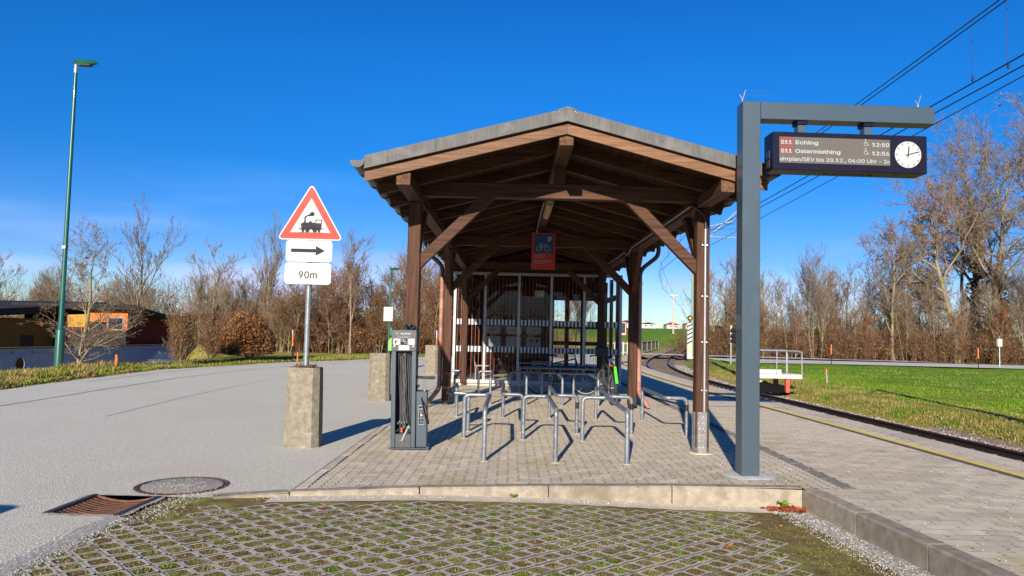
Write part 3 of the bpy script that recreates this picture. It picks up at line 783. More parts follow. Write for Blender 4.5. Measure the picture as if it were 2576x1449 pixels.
# seams and edges get sparse growth too
for _ in range(34000):
    x = rng.uniform(-3.1, 3.2); y = rng.uniform(3.2, 7.6)
    if noise.noise(Vector((x * 1.9, y * 1.9, 31))) < -.02 and rng.random() < .75: continue
    if x > krx(y) - .1 or y > front(x) - .27: continue
    P.append((x, y, zl(x) - .024)); H.append(rng.uniform(.012, .026)); mi.append(rng.choice([1, 2, 2, 3]))
blades('moss_and_grass', P, H, .0036, ['bladebright', 'bladegreen', 'bladedry', 'bladebrown'], np.array(mi), lean=1.7)
# left verge: rough tussocks
P = []; H = []; mi = []
for _ in range(42000):
    y = rng.uniform(9, 41) if rng.random() < .55 else rng.uniform(14, 28); e_ = float(edge_x(y)); d = rng.random() ** 1.3 * 3.0
    x = e_ - d + .05; c = noise.noise(Vector((x * .9, y * .9, 2)))
    if c < -.25 and rng.random() < .5: continue
    P.append((x, y, land(x, y) + .0)); t = .07 + .15 * max(0, c + .2) + (.12 if 20 < y < 25.5 and d > .4 else 0)
    H.append(rng.uniform(.5, 1.25) * t); mi.append(0 if c < -.02 and rng.random() < .65 else (1 if rng.random() < .7 else 2))
blades('verge_grass', P, H, .010, ['bladegreen', 'bladedry', 'bladebrown'], np.array(mi), lean=.8)
# right bank of the line
P = []; H = []; mi = []
for _ in range(85000):
    y = 9 + 34 * rng.random() ** 1.3; d = 1.5 + rng.random() ** 1.1 * 8.0; x = float(trk(y)) + d
    if x > 1.05 * y + 2: continue
    c = noise.noise(Vector((x * .6, y * .6, 4))); P.append((x, y, land(x, y)))
    H.append(rng.uniform(.4, 1.2) * (.085 + .05 * c) * (1.1 if d < 4 else .75)); mi.append(0 if (d > 5.5 + c * 3 or c > .25 or rng.random() < .22) else (1 if rng.random() < .85 else 2))
blades('bank_grass', P, H, .0075, ['bladegreen', 'bladedry', 'bladebrown'], np.array(mi), lean=1.2)
P = []; H = []
for _ in range(42000):
    y = 19 + 36 * rng.random() ** 1.2; x = 14 + rng.random() * (.72 * y + 2 - 14) if .72 * y + 2 > 14 else 15
    c = noise.noise(Vector((x * .5, y * .5, 14)))
    if rng.random() > .6 + c: continue
    P.append((x, y, land(x, y))); H.append(rng.uniform(.03, .085) * (1 + c))
blades('field_grass', P, H, .012, ['bladegreen', 'bladedry'], np.array([1 if rng.random() < .12 else 0 for _ in P]), lean=1.3)
# far verge before the woods
P = []; H = []; mi = []
for _ in range(9000):
    y = rng.uniform(30, 50); x = float(edge_x(y)) - rng.uniform(0, 2.6); P.append((x, y, land(x, y))); H.append(rng.uniform(.05, .16)); mi.append(rng.choice([0, 0, 1]))
blades('far_verge_grass', P, H, .016, ['bladegreen', 'bladedry', 'bladebrown'], np.array(mi), lean=.8)

# white grit strewn on the paving and gravel at its edges
OCT = np.array([(1, 0, 0), (-1, 0, 0), (0, 1, 0), (0, -1, 0), (0, 0, 1), (0, 0, -1)], float)
OF = np.array([(0, 2, 4), (2, 1, 4), (1, 3, 4), (3, 0, 4), (2, 0, 5), (1, 2, 5), (3, 1, 5), (0, 3, 5)])
def pebbles(name, P, r, mats, mi, squash=.6):
    n = len(P); P = np.asarray(P, float); r = np.asarray(r, float)
    s = nrs.rand(n, 6, 1) * .5 + .75; V = OCT[None] * s * r[:, None, None]; V[:, :, 2] *= squash
    V = (V + P[:, None, :]).reshape(-1, 3); F = (OF[None] + (np.arange(n) * 6)[:, None, None]).reshape(-1, 3)
    return stuff(link(name, fastmesh(name, V, F, mats, np.repeat(mi, 8))))
P = []; r = []
for _ in range(7500):
    y = 5 + 13 * rng.random() ** 1.6; x = rng.uniform(-2.0, 6.9)
    if x < krx(min(y, 8.0)) + .2 and y < 8.2: continue
    if noise.noise(Vector((x * 1.1, y * .8, 7))) + rng.uniform(-.35, .35) < .02: continue
    P.append((x, y, .003)); r.append(.0035 + .0065 * rng.random() ** 2.2)
for _ in range(380): 
    x = rng.uniform(-2.4, 3.1); P.append((x, front(x) - rng.uniform(.0, .2), zl(x) + .004)); r.append(rng.uniform(.004, .009))
for _ in range(260):
    q = rng.uniform(0, 6.28); d = rng.random() * .55; P.append((-3.22 + d * math.cos(q), 7.44 + d * math.sin(q) * .9, .012)); r.append(rng.uniform(.003, .007))
pebbles('white_grit', P, r, ['grit'], np.zeros(len(P), int))
P = []; r = []; mi = []
for _ in range(5200):
    y = rng.uniform(2.2, 7.9); x = krx(y) - .01 - rng.random() * .42; P.append((x, y, zl(x) + .004)); r.append(rng.uniform(.003, .008)); mi.append(0 if rng.random() < .6 else 1)
pebbles('loose_gravel', P, r, ['grit', 'gravel'], np.array(mi))
# crumbling edge of the asphalt along the bay
st = []; m = MB()
for y in np.linspace(-2, 6.2, 90):
    a = -3.30 + .05 * noise.noise(Vector((0, y * 2.3, 3))) + .03 * noise.noise(Vector((0, y * 9, 3))); b = -3.10 + .07 * noise.noise(Vector((7, y * 2.1, 3))) + .04 * noise.noise(Vector((7, y * 8, 3)))
    st += [(a, y, .0045), (-3.17, y, .007), (b, y, -.010)]
m.add(st, [(3 * i + k, 3 * i + k + 1, 3 * i + k + 4, 3 * i + k + 3) for i in range(89) for k in range(2)]); struct(m.build('gravel_edge', 'gravel', fix=False))
P = []; r = []; mi = []
for _ in range(2600):
    y = rng.uniform(2.5, 7.2); x = -3.18 + rng.gauss(0, .09); 
    if y > 6.1: x = -2.98 + rng.gauss(0, .10)
    P.append((x, y, .004)); r.append(rng.uniform(.003, .008)); mi.append(0 if rng.random() < .5 else 1)
pebbles('edge_gravel', P, r, ['grit', 'gravel'], np.array(mi))
# ballast stones beside the rails
P = []; r = []; mi = []
for _ in range(26000):
    y = 10 + 45 * rng.random() ** 1.4; x = float(trk(y)) + rng.uniform(-2.2, 1.5); P.append((x, y, -.63 + rng.uniform(0, .05))); r.append(rng.uniform(.02, .045)); mi.append(0 if rng.random() < .3 else 1)
pebbles('ballast_stones', P, r, ['gravel', 'ballast'], np.array(mi), .8)
# ------------------------------------------------------------------ timber bicycle shelter
XC, SL, HW = .635, .262, 2.48
PX = (XC - 2.01, XC + 2.01); PY = (10.3, 16.1, 21.9, 27.2)
YF, YB = 9.0, 27.9
sh = thing('bicycle_shelter', 'dark timber open shelter with shallow gabled roof over the bike racks', 'shelter', (XC, 10.3, 0))
def W_(mb, name, mat, parent=None, **k): return mb.build(name, mat, parent or sh, world=True, **k)
for iy, y in enumerate(PY):
    for x in PX:
        m = MB(); m.box((x, y, (3.385 + .07) / 2), (.18, .18, 3.385 - .07), .014)
        p = W_(m, 'post', 'wood_z')
        if iy == 3: p['label'] = 'dark rear post at the back of the waiting room'
        f = MB(); f.box((x, y, .036), (.05, .05, .075)); f.box((x, y, .012), (.13, .13, .02)); f.build('post_foot', 'rustiron', p, world=True)
        if iy == 0 and x > 0:
            p['label'] = 'post wrapped in a chequer plate guard at its foot'
            g = MB(); c_ = .045; hw = .104
            oct_ = [(x + a, y + b) for a, b in ((-hw + c_, -hw), (hw - c_, -hw), (hw, -hw + c_), (hw, hw - c_), (hw - c_, hw), (-hw + c_, hw), (-hw, hw - c_), (-hw, -hw + c_))]
            g.prism(oct_, .006, .565); gp = g.build('post_guard', 'tread', p, world=True)
            st = MB()
            for r in range(13):
                for k in range(-1, 2):
                    zz, xx = .045 + r * .041, x + (k + (.5 if r % 2 else 0)) * .05 - .012
                    if abs(xx - x) > .052: continue
                    s = 1 if r % 2 else -1
                    st.beam((xx - .013, y - hw - .0015, zz - .013 * s), (xx + .013, y - hw - .0015, zz + .013 * s), .007, .004, .001, up=(0, 1, 0))
                    zz2 = zz; yy = y + k * .05
                    if abs(yy - y) < .055: st.beam((x - hw - .0015, yy - .013, zz2 - .013 * s), (x - hw - .0015, yy + .013, zz2 + .013 * s), .007, .004, .001, up=(1, 0, 0))
            stuff(st.build('tread_studs', 'chrome', p, world=True))
            fo = MB(); fo.lathe([(.17, .0), (.165, .009), (.13, .011)], (x, y, 0), n=18); fo.build('concrete_footing', 'slab', p, world=True)
# wall plates and ridge beam
for x in PX:
    W_(MB().box((x, (9.05 + YB) / 2, 3.465), (.18, YB - 9.05, .16), .006), 'wall_plate', 'wood_y')
    W_(MB().box((x, 9.0495, 3.465), (.168, .003, .148)), 'beam_end', 'wood_end')
W_(MB().box((XC, (9.05 + YB) / 2, 4.005), (.18, YB - 9.05, .16), .006), 'ridge_beam', 'wood_y')
W_(MB().box((XC, 9.0495, 4.0), (.168, .003, .14)), 'beam_end', 'wood_end')
for iy, y in enumerate(PY):
    W_(MB().box((XC, y, 3.575), (4.02 - .004, .15, .205), .006), 'tie_beam', 'wood_x')
    W_(MB().box((XC, y + (.0), 3.80), (.16, .13, .25), .004), 'king_post', 'wood_z')
    if iy < 3:
        for sx, x in ((1, PX[0]), (-1, PX[1])):
            W_(MB().beam((x + sx * .03, y, 2.50), (x + sx * 1.075, y, 3.545), .11, .15, .005, up=(0, 0, 1)), 'brace', 'wood_x')
            W_(MB().beam((x, y + .02, 2.52), (x, y + .98, 3.45), .11, .13, .005), 'brace', 'wood_y')
            if iy > 0: W_(MB().beam((x, y - .02, 2.52), (x, y - .98, 3.45), .11, .13, .005), 'brace', 'wood_y')
# rafters
ry = 9.93
while ry < YB:
    for s in (-1, 1):
        a = (XC + s * .006, ry, 4.06 + .082); b = (XC + s * HW, ry, 4.06 - SL * HW + .082)
        W_(MB().beam(a, b, .085, .155, .004), 'rafter', 'wood_x')
    ry += 1.03
# roof boards above the rafters
nb = 19; bw = HW * math.sqrt(1 + SL * SL) / nb
for s in (-1, 1):
    for k in range(nb):
        d0 = HW * (k + .5) / nb; c = (XC + s * d0, (YF - .02 + YB) / 2, 4.06 + .174 - SL * d0)
        m = MB(); m.box(c, (bw - .005, YB - YF + .02, .02), rot=Matrix.Rotation(s * math.atan(SL), 3, 'Y'))
        W_(m, 'roof_board', 'deck')
# bargeboards
for s in (-1, 1):
    for nm, y in (('bargeboard', YF), ('bargeboard', YB)):
        def P(dx, z): return (XC + s * dx, z)
        poly = [P(.0015, 4.06), P(HW, 4.06 - SL * HW), P(HW, 4.06 - SL * HW + .128), P(.0015, 4.188)]
        m = MB(); m.prism(poly, 0, .032, fn=lambda x_, z_, t_: (x_, y + t_, z_)); W_(m, nm, 'barge_x')
# sheet metal roof skin, edge flashing, ridge cap
for s in (-1, 1):
    def P(dx, z): return (XC + s * dx, z)
    poly = [P(.0, 4.235 + .03), P(HW + .03, 4.235 + .03 - SL * (HW + .03)), P(HW + .03, 4.345 - SL * (HW + .03)), P(.0, 4.345)]
    m = MB(); m.prism(poly, YF - .02, YB + .02, fn=lambda x_, z_, t_: (x_, t_, z_)); W_(m, 'roof_skin', 'lead')
    for y0, y1 in ((YF - .055, YF - .025), (YB + .025, YB + .055)):
        poly = [P(.0, 4.205), P(HW, 4.205 - SL * HW), P(HW, 4.368 - SL * HW), P(.0, 4.368)]
        m = MB(); m.prism(poly, y0, y1, fn=lambda x_, z_, t_: (x_, t_, z_))
        poly = [P(.0, 4.205), P(HW, 4.205 - SL * HW), P(HW, 4.219 - SL * HW), P(.0, 4.219)]
        if y0 < 10: m.prism(poly, y0 - .010, y0 + .001, fn=lambda x_, z_, t_: (x_, t_, z_))
        f = W_(m, 'edge_flashing', 'lead')
        if y0 < 10:
            for dx in (.16, .86, 1.62, 2.2):
                q = MB(); q.box((XC + s * dx, y0 - .004, 4.2935 - SL * dx), (.016, .008, .148), .002, rot=None); q.build('lap_seam', 'lead', f, world=True)
            for dx, dz in ((.10, .055), (1.18, .0), (2.05, -.01)):
                q = MB(); q.lathe([(.009, 0), (.006, -.006), (.001, -.008)], (XC + s * dx, y0 - .001, 4.285 + dz - SL * dx), n=8, axis='y'); q.build('rivet', 'chrome' if dx < .2 else 'lead', f, world=True)
m = MB(); m.prism([(XC - .12, 4.345), (XC, 4.385), (XC + .12, 4.345), (XC + .12, 4.332), (XC, 4.362), (XC - .12, 4.332)], YF - .06, YB + .05, fn=lambda x_, z_, t_: (x_, t_, z_)); W_(m, 'ridge_cap', 'lead')
# gutters with brackets
for s in (-1, 1):
    gx, gz, r = XC + s * 2.565, 3.655, .088
    m = MB(); n = 12; ysg = np.linspace(YF - .06, YB + .04, 28)
    vs = []
    for y in ysg:
        for k in range(n + 1): q = math.pi * k / n; vs.append((gx - math.cos(q) * r, y, gz - math.sin(q) * r))
        for k in range(n + 1): q = math.pi * (1 - k / n); vs.append((gx - math.cos(q) * (r - .004), y, gz - math.sin(q) * (r - .004) + .0))
    c = 2 * n + 2
    fs = [(i * c + k, i * c + (k + 1) % c, (i + 1) * c + (k + 1) % c, (i + 1) * c + k) for i in range(len(ysg) - 1) for k in range(c)]
    m.add(vs, fs); g = W_(m, 'gutter', 'gutter')
    e = MB(); e.prism([(gx - math.cos(math.pi * k / n) * r, gz - math.sin(math.pi * k / n) * r) for k in range(n + 1)], YF - .064, YF - .058, fn=lambda x_, z_, t_: (x_, t_, z_)); e.build('gutter_end', 'gutter_end', g, world=True)
    for y in np.arange(9.45, YB, .78):
        b = MB(); b.path([(gx - math.cos(math.pi * k / n) * (r + .010), y, gz - math.sin(math.pi * k / n) * (r + .010)) for k in range(n + 1)], .010, n=6); b.build('gutter_bracket', 'gutter', g, world=True)
# downpipes on the second pair of posts
for s, x0, xp, xo in ((-1, XC - 2.565, PX[0] - .155, -.24), (1, XC + 2.565, PX[1] + .155, .22)):
    y = 16.16
    m = MB(); m.path([(x0, y, 3.59), (x0, y, 3.34), (xp, y, 3.02), (xp, y, 2.72)], .047, n=14, bend=.16, seg=6)
    dp = W_(m, 'downpipe_elbow', 'gutter'); dp['label'] = 'dark swan-neck elbow from gutter to downpipe'
    m = MB(); m.path([(xp, y, 2.74), (xp, y, .34), (xp + xo, y - .03, .04)], .050, n=14, bend=.10, seg=5)
    m.cyl((xp, y, 1.02), (xp, y, 1.05), .058, n=14); m.cyl((xp, y, 2.70), (xp, y, 2.76), .056, n=14); m.cyl((xp, y, .40), (xp, y, .47), .056, n=14)
    dp = W_(m, 'downpipe', 'copper')
    for z in (1.03, 2.2):
        q = MB(); q.box((xp - s * .055, y, z), (.09, .03, .02)); q.build('pipe_clip', 'gutter', dp, world=True)

# ------------------------------------------------------------------ fittings on the shelter
cd = thing('cable_conduit', 'steel cable conduit clamped to the guarded front post and along its wall plate', 'conduit', (PX[1], 10.17, .56))
cx = PX[1] + .018
cd1 = MB().path([(cx, 10.178, .565), (cx, 10.178, 3.12)], .0165, n=12).build('metal_pipe', 'galvp', cd, world=True)
MB().path([(cx, 10.178, 3.09), (cx, 10.178, 3.22), (cx - .05, 10.16, 3.32), (2.50, 10.25, 3.43), (2.515, 10.42, 3.445)], .021, n=10, bend=.05).build('flexible_hose', 'black', cd, world=True)
MB().path([(2.53, 10.40, 3.45), (2.53, 15.7, 3.45), (2.515, 15.9, 3.36), (2.515, 16.35, 3.36), (2.53, 16.5, 3.45), (2.53, 20.5, 3.45)], .014, n=8, bend=.04).build('ceiling_pipe', 'galvp', cd, world=True)
for z in (.86, 1.52, 2.15, 2.86):
    q = MB(); q.lathe([(.004, -.012), (.014, -.010), (.016, -.002), (.013, .004)], (cx - .031, 10.186, z), n=10, axis='y'); q.lathe([(.004, -.012), (.014, -.010), (.016, -.002), (.013, .004)], (cx + .031, 10.186, z), n=10, axis='y')
    q.box((cx, 10.189, z), (.07, .008, .016), .002); q.build('pipe_clamp', 'chrome', cd, world=True)
lt = thing('tube_light', 'long tube lamp with yellowed ribbed cover under the ridge beam', 'lamp', (XC, 13.6, 3.92))
MB().box((XC, 13.6, 3.905), (.11, 1.5, .035), .006).build('lamp_base', 'galvp', lt, world=True)
m = MB(); prof = [(XC + .062 * math.cos(q), 3.888 - .075 * math.sin(q)) for q in np.linspace(0, math.pi, 12)]; m.prism(prof, 12.87, 14.33, fn=lambda x_, z_, t_: (x_, t_, z_))
for y in np.linspace(12.9, 14.3, 26):
    m.path([(XC + .0635 * math.cos(q), y, 3.888 - .0765 * math.sin(q)) for q in np.linspace(0.1, math.pi - .1, 8)], .003, n=4)
m.build('lamp_cover', 'lampglass', lt, world=True)
MB().path([(XC - .10, 13.0, 3.90), (XC - .12, 13.6, 3.86), (XC - .11, 14.6, 3.9), (XC - .1, 17, 3.9)], .009, n=6).build('lamp_cable', 'galvp', lt, world=True)

# bicycle parking sign hung on the second tie beam
bs = thing('bicycle_parking_sign', 'red sign with blue bicycle parking panel hung on the second tie beam', 'sign', (.661, 15.93, 2.965))
MB().box((0, .006, .40), (.515, .010, .80), .003).build('sign_board', 'postred', bs)
MB().box((.01, -.0005, .565), (.415, .003, .415)).build('blue_panel', 'signblue', bs)
text('P', .21, (.085, -.0035, .60), 'white', bs, bold=.006)
m = MB(); zf = -.0035
def flatline(m, pts, w, y, n=5): m.path([(p[0], y, p[1]) for p in pts], w, n=n)
w1, w2, zc = (-.095, .462), (.085, .462), .462
for c in (w1, w2): m.torus((c[0], zf, c[1]), .058, .0048, axis='y', n=22, m=5)
for pts in ([w1, (-.045, .535), (.052, .535), w2], [(-.06, .555), (-.012, .468), (.052, .535)], [w1, (-.012, .468)], [(-.045, .535), (-.057, .565)], [(-.082, .567), (-.035, .567)], [(.052, .535), (.044, .572), (.065, .578), (.066, .563)]): flatline(m, pts, .0048, zf)
m.build('bicycle_symbol', 'white', bs)
for i, tx in enumerate(('FAHRRAD-ABSTELLPLATZ', 'NUR FÜR FAHRGÄSTE DER', 'SALZBURGER LOKALBAHN')):
    text(tx, .034, (-.205, -.0035, .315 - i * .032), 'screentext', bs, bold=.0004, xs=.80)
m = MB()
for i, w in enumerate((.39, .33, .40, .25)): m.box((-.205 + w / 2, -.001, .20 - i * .021), (w, .002, .0045))
m.build('small_print', 'screentext', bs)

# ------------------------------------------------------------------ glazed waiting room at the back
GX0, GX1, GY = -1.68, 3.24, 21.95
wr = thing('waiting_room', 'glazed waiting room with striped glass and dark timber walls behind the bikes', 'waiting room', (.78, GY, 0))
def Q(mb, name, mat, parent=None, **k): return mb.build(name, mat, parent or wr, world=True, **k)
mulls = [GX0, -.78, .22, 1.18, 2.16, GX1]
for x in mulls: Q(MB().box((x, GY, 1.72), (.075, .07, 3.12), .004), 'mullion', 'galvp')
Q(MB().box(((GX0 + GX1) / 2, GY, .13), (GX1 - GX0 + .09, .085, .10), .005), 'bottom_rail', 'whitepaint')
Q(MB().box(((GX0 + GX1) / 2, GY, 3.32), (GX1 - GX0 + .09, .08, .085), .005), 'top_rail', 'galvp')
for i in range(5):
    a, b = mulls[i] + .0385, mulls[i + 1] - .0385; w = b - a; xm = (a + b) / 2
    p = Q(MB().box((xm, GY + .01, 1.73), (w, .010, 3.08)), 'glass_pane', 'glass', smooth=False)
    st = MB(); k = 0; x = a + .045
    while x < b - .02:
        for z0, z1 in ((.22, .98), (1.18, 1.78), (1.98, 3.22)): st.box((x, GY + .002, (z0 + z1) / 2), (.0075, .002, z1 - z0))
        x += .108
    stuff(st.build('orange_stripes', 'orange', p, world=True, smooth=False))
    st = MB(); st.cur = 0
    for zc_ in (1.08, 1.88):
        x = a + .03
        while x < b - .04:
            st.cur = 0; st.box((x + .027, GY + .001, zc_), (.052, .003, .17)); st.cur = 1; st.box((x + .081, GY + .001, zc_), (.052, .003, .17)); x += .108
    stuff(st.build('check_band', ['checkwhite', 'checkblack'], p, world=True, smooth=False))
# floor plinth, side walls and back wall of planks
Q(MB().box(((GX0 + GX1) / 2, 24.4, .055), (GX1 - GX0, 4.8, .10)), 'floor_slab', 'slab')
for zi in range(22):
    z = .16 + zi * .145
    # back wall, with window openings to the right
    segs = [(-1.62, 1.40)] if not (.4 < z < 1.02 or 1.35 < z < 1.62 or 1.85 < z < 2.75) else [(-1.62, 1.40)]
    Q(MB().box((-.11, 26.35, z + .0725), (3.02, .03, .139), .004), 'plank', 'plank')
    if z < .32 or 1.10 < z < 1.24 or 1.70 < z < 1.85 or z > 2.75: Q(MB().box((2.35, 26.35, z + .0725), (1.86, .03, .139), .004), 'plank', 'plank')
for x in (1.44, 1.98, 2.55, 3.18): Q(MB().box((x, 26.33, 1.75), (.15, .13, 3.2), .005), 'wall_stud', 'wood_z')
Q(MB().box((2.30, 26.36, 1.02), (1.75, .10, .10), .004), 'window_ledge', 'whitepaint')
for x in (-1.62,):
    for y in (22.3, 23.4, 24.5, 25.6): Q(MB().box((x, y, 1.75), (.10, .12, 3.2), .005), 'wall_stud', 'wood_z')
    for z in (.32, 1.42, 2.72): Q(MB().box((x, 24.2, z), (.08, 4.0, .16), .005), 'side_rail', 'wood_y')
    Q(MB().box((x - .03, 24.2, 1.75), (.010, 4.0, 2.9)), 'side_glass', 'glass', smooth=False)
for y in (22.3, 23.7, 25.1): Q(MB().box((3.2, y, 1.75), (.10, .12, 3.2), .005), 'wall_stud', 'wood_z')
for z in (.32, 2.72): Q(MB().box((3.2, 24.2, z), (.08, 4.0, .16), .005), 'side_rail', 'wood_y')
m = MB(); m.prism([(XC - 2.44, 3.372), (XC + 2.44, 3.372), (XC + 2.44, 3.415), (XC, 4.05), (XC - 2.44, 3.415)], GY - .02, GY + .02, fn=lambda x_, z_, t_: (x_, t_, z_)); Q(m, 'gable_panel', 'plank')
m = MB(); m.prism([(XC - 2.44, 3.35), (XC + 2.44, 3.35), (XC + 2.44, 3.415), (XC, 4.05), (XC - 2.44, 3.415)], 26.37, 26.41, fn=lambda x_, z_, t_: (x_, t_, z_)); Q(m, 'gable_panel', 'plank')
Q(MB().box((-.11, 26.40, 1.73), (3.02, .02, 3.24)), 'backing_panel', 'plank'); Q(MB().box((2.35, 26.40, 3.06), (1.86, .02, .58)), 'backing_panel', 'plank')
# vent grille high on the back wall
v = Q(MB().box((.98, 26.32, 2.98), (.34, .02, .24), .003), 'vent_grille', 'slab')
# notices pinned in two rows
k = 0
for zi, z, h in ((0, 1.66, .26), (1, 1.24, .40)):
    for xi, x in enumerate((-.62, .10, .80)):
        lb = [['pale notice sheet, upper left of six on the waiting room wall', 'pale notice sheet, upper middle of six on the waiting room wall', 'pale notice sheet, upper right of six on the waiting room wall'],
              ['pale notice sheet, lower left of six on the waiting room wall', 'pale notice sheet, lower middle of six on the waiting room wall', 'notice sheet with two dark round symbols, lower right of six']][zi][xi]
        n_ = MB().box((x, 26.325, z), (.52, .012, h), .002).build('notice', 'notice'); tag(n_, lb, 'notice', 'notices on the waiting room back wall')
        if zi == 1 and xi == 2:
            m = MB()
            for q in (-.06, .12): m.lathe([(.05, 0), (.05, -.003)], (x + q, 26.317, z + .06), n=14, axis='y')
            m.build('round_symbol', 'ink', n_)
        elif zi == 0:
            m = MB(); m.box((x - .02, 26.317, z), (.16, .003, .012)); m.box((x + .06, 26.317, z + .03), (.012, .003, .08)); m.build('printed_mark', 'ink', n_)
# chair and luggage seen inside by the sunny corner
ch = thing('waiting_chair', 'white metal chair with dark backrest inside the glass by the sunny corner', 'chair', (-.95, 23.0, .105))
m = MB(); m.box((.12, 0, .44), (.5, .46, .03), .008); m.build('seat', 'whitepaint', ch)
m = MB(); m.beam((-.14, 0, .5), (-.28, 0, 1.02), .42, .035, .008, up=(1, 0, 0)); m.build('backrest', 'darkgrey', ch)
for a, b in ((-.1, -.2), (-.1, .2), (.34, -.2), (.34, .2)): MB().path([(a, b, .43), (a * 1.1, b, .0)], .016, n=8).build('leg', 'whitepaint', ch)
MB().path([(-.12, -.22, .46), (-.29, -.22, 1.05), (-.29, .22, 1.05), (-.12, .22, .46)], .016, n=8, bend=.05).build('back_frame', 'whitepaint', ch)
bn = thing('waiting_bench', 'low white bench along the back wall inside the waiting room', 'bench', (1.0, 25.4, .105))
for i in range(4): MB().box((0, -.18 + i * .12, .45), (1.6, .095, .03), .005).build('seat_slat', 'whitepaint', bn)
for x in (-.7, .7): MB().box((x, 0, .22), (.05, .40, .42), .004).build('leg', 'galvp', bn)

# ------------------------------------------------------------------ galvanised bike racks
RH1, RH2, TR = .648, .60, .030
def rack_a(loc, label, H, L, T):
    t = thing('bike_rack', label, 'bike rack', loc, 0, 'galvanised tube bike racks under the shelter')
    MB().path([(0, 0, -.05), (0, 0, H), (0, L, H), (-T, L, H), (-T, L, -.05)], TR, n=14, bend=.085, seg=6).build('tube_hoop', 'galv', t)
    for x, y in ((0, 0), (-T, L)): MB().lathe([(.055, .0), (.052, .004), (.034, .006)], (x, y, 0), n=14).build('mortar_collar', 'slab', t)
    return t
def rack_b(loc, label, H, L, T, band=False):
    t = thing('bike_rack', label, 'bike rack', loc, 0, 'galvanised tube bike racks under the shelter')
    h = MB().path([(0, 0, -.05), (0, 0, H), (0, -L, H), (T, -L, H), (T, -L, -.05)], TR, n=14, bend=.085, seg=6).build('tube_hoop', 'galv', t)
    if band: MB().cyl((T, -L, H - .20), (T, -L, H - .10), TR + .002, n=14).build('rubber_band', 'black', t)
    for x, y in ((0, 0), (T, -L)): MB().lathe([(.055, .0), (.052, .004), (.034, .006)], (x, y, 0), n=14).build('mortar_collar', 'slab', t)
    return t
for i, lb in enumerate(('nearest row rack beside the repair stand, leftmost of the front three', 'nearest row rack in the middle of the front three', 'nearest row rack closest to the guarded post, rightmost of the front three')):
    rack_a((-.30 + i * .885, 9.26, 0), lb, RH1, 1.90, .37)
for i, lb in enumerate(('middle row rack beside the left downpipe post', 'second rack from the left in the middle row', 'third rack from the left in the middle row', 'fourth rack from the left in the middle row, dark band on its leg', 'middle row rack standing alone next to the guarded post')):
    rack_b((-.99 + i * .872, 14.0, 0), lb, RH2, 2.04, .335 if i < 4 else .35, band=(i >= 2))
for i, lb in enumerate(('back row rack behind the left downpipe post', 'second rack from the left in the back row before the glass', 'third rack from the left in the back row before the glass', 'fourth rack from the left in the back row before the glass', 'back row rack beside the bicycle with the green mudguard')):
    rack_a((-1.22 + i * .795, 16.45, 0), lb, RH2, 2.2, .36)
lr = thing('leaning_rail', 'long low dark steel leaning rail in shade that the black bicycle rests on', 'rail', (.25, 18.95, 0))
MB().path([(0, 0, -.05), (0, 0, .70), (2.15, 0, .70), (2.15, 0, -.05)], .028, n=12, bend=.08).build('top_tube', 'galv', lr)
MB().path([(0, 0, .58), (2.15, 0, .58)], .022, n=10).build('lower_tube', 'galv', lr)
MB().path([(0, .28, -.05), (0, .28, .70), (2.15, .28, .70), (2.15, .28, -.05)], .028, n=12, bend=.08).build('rear_tube', 'galv', lr)
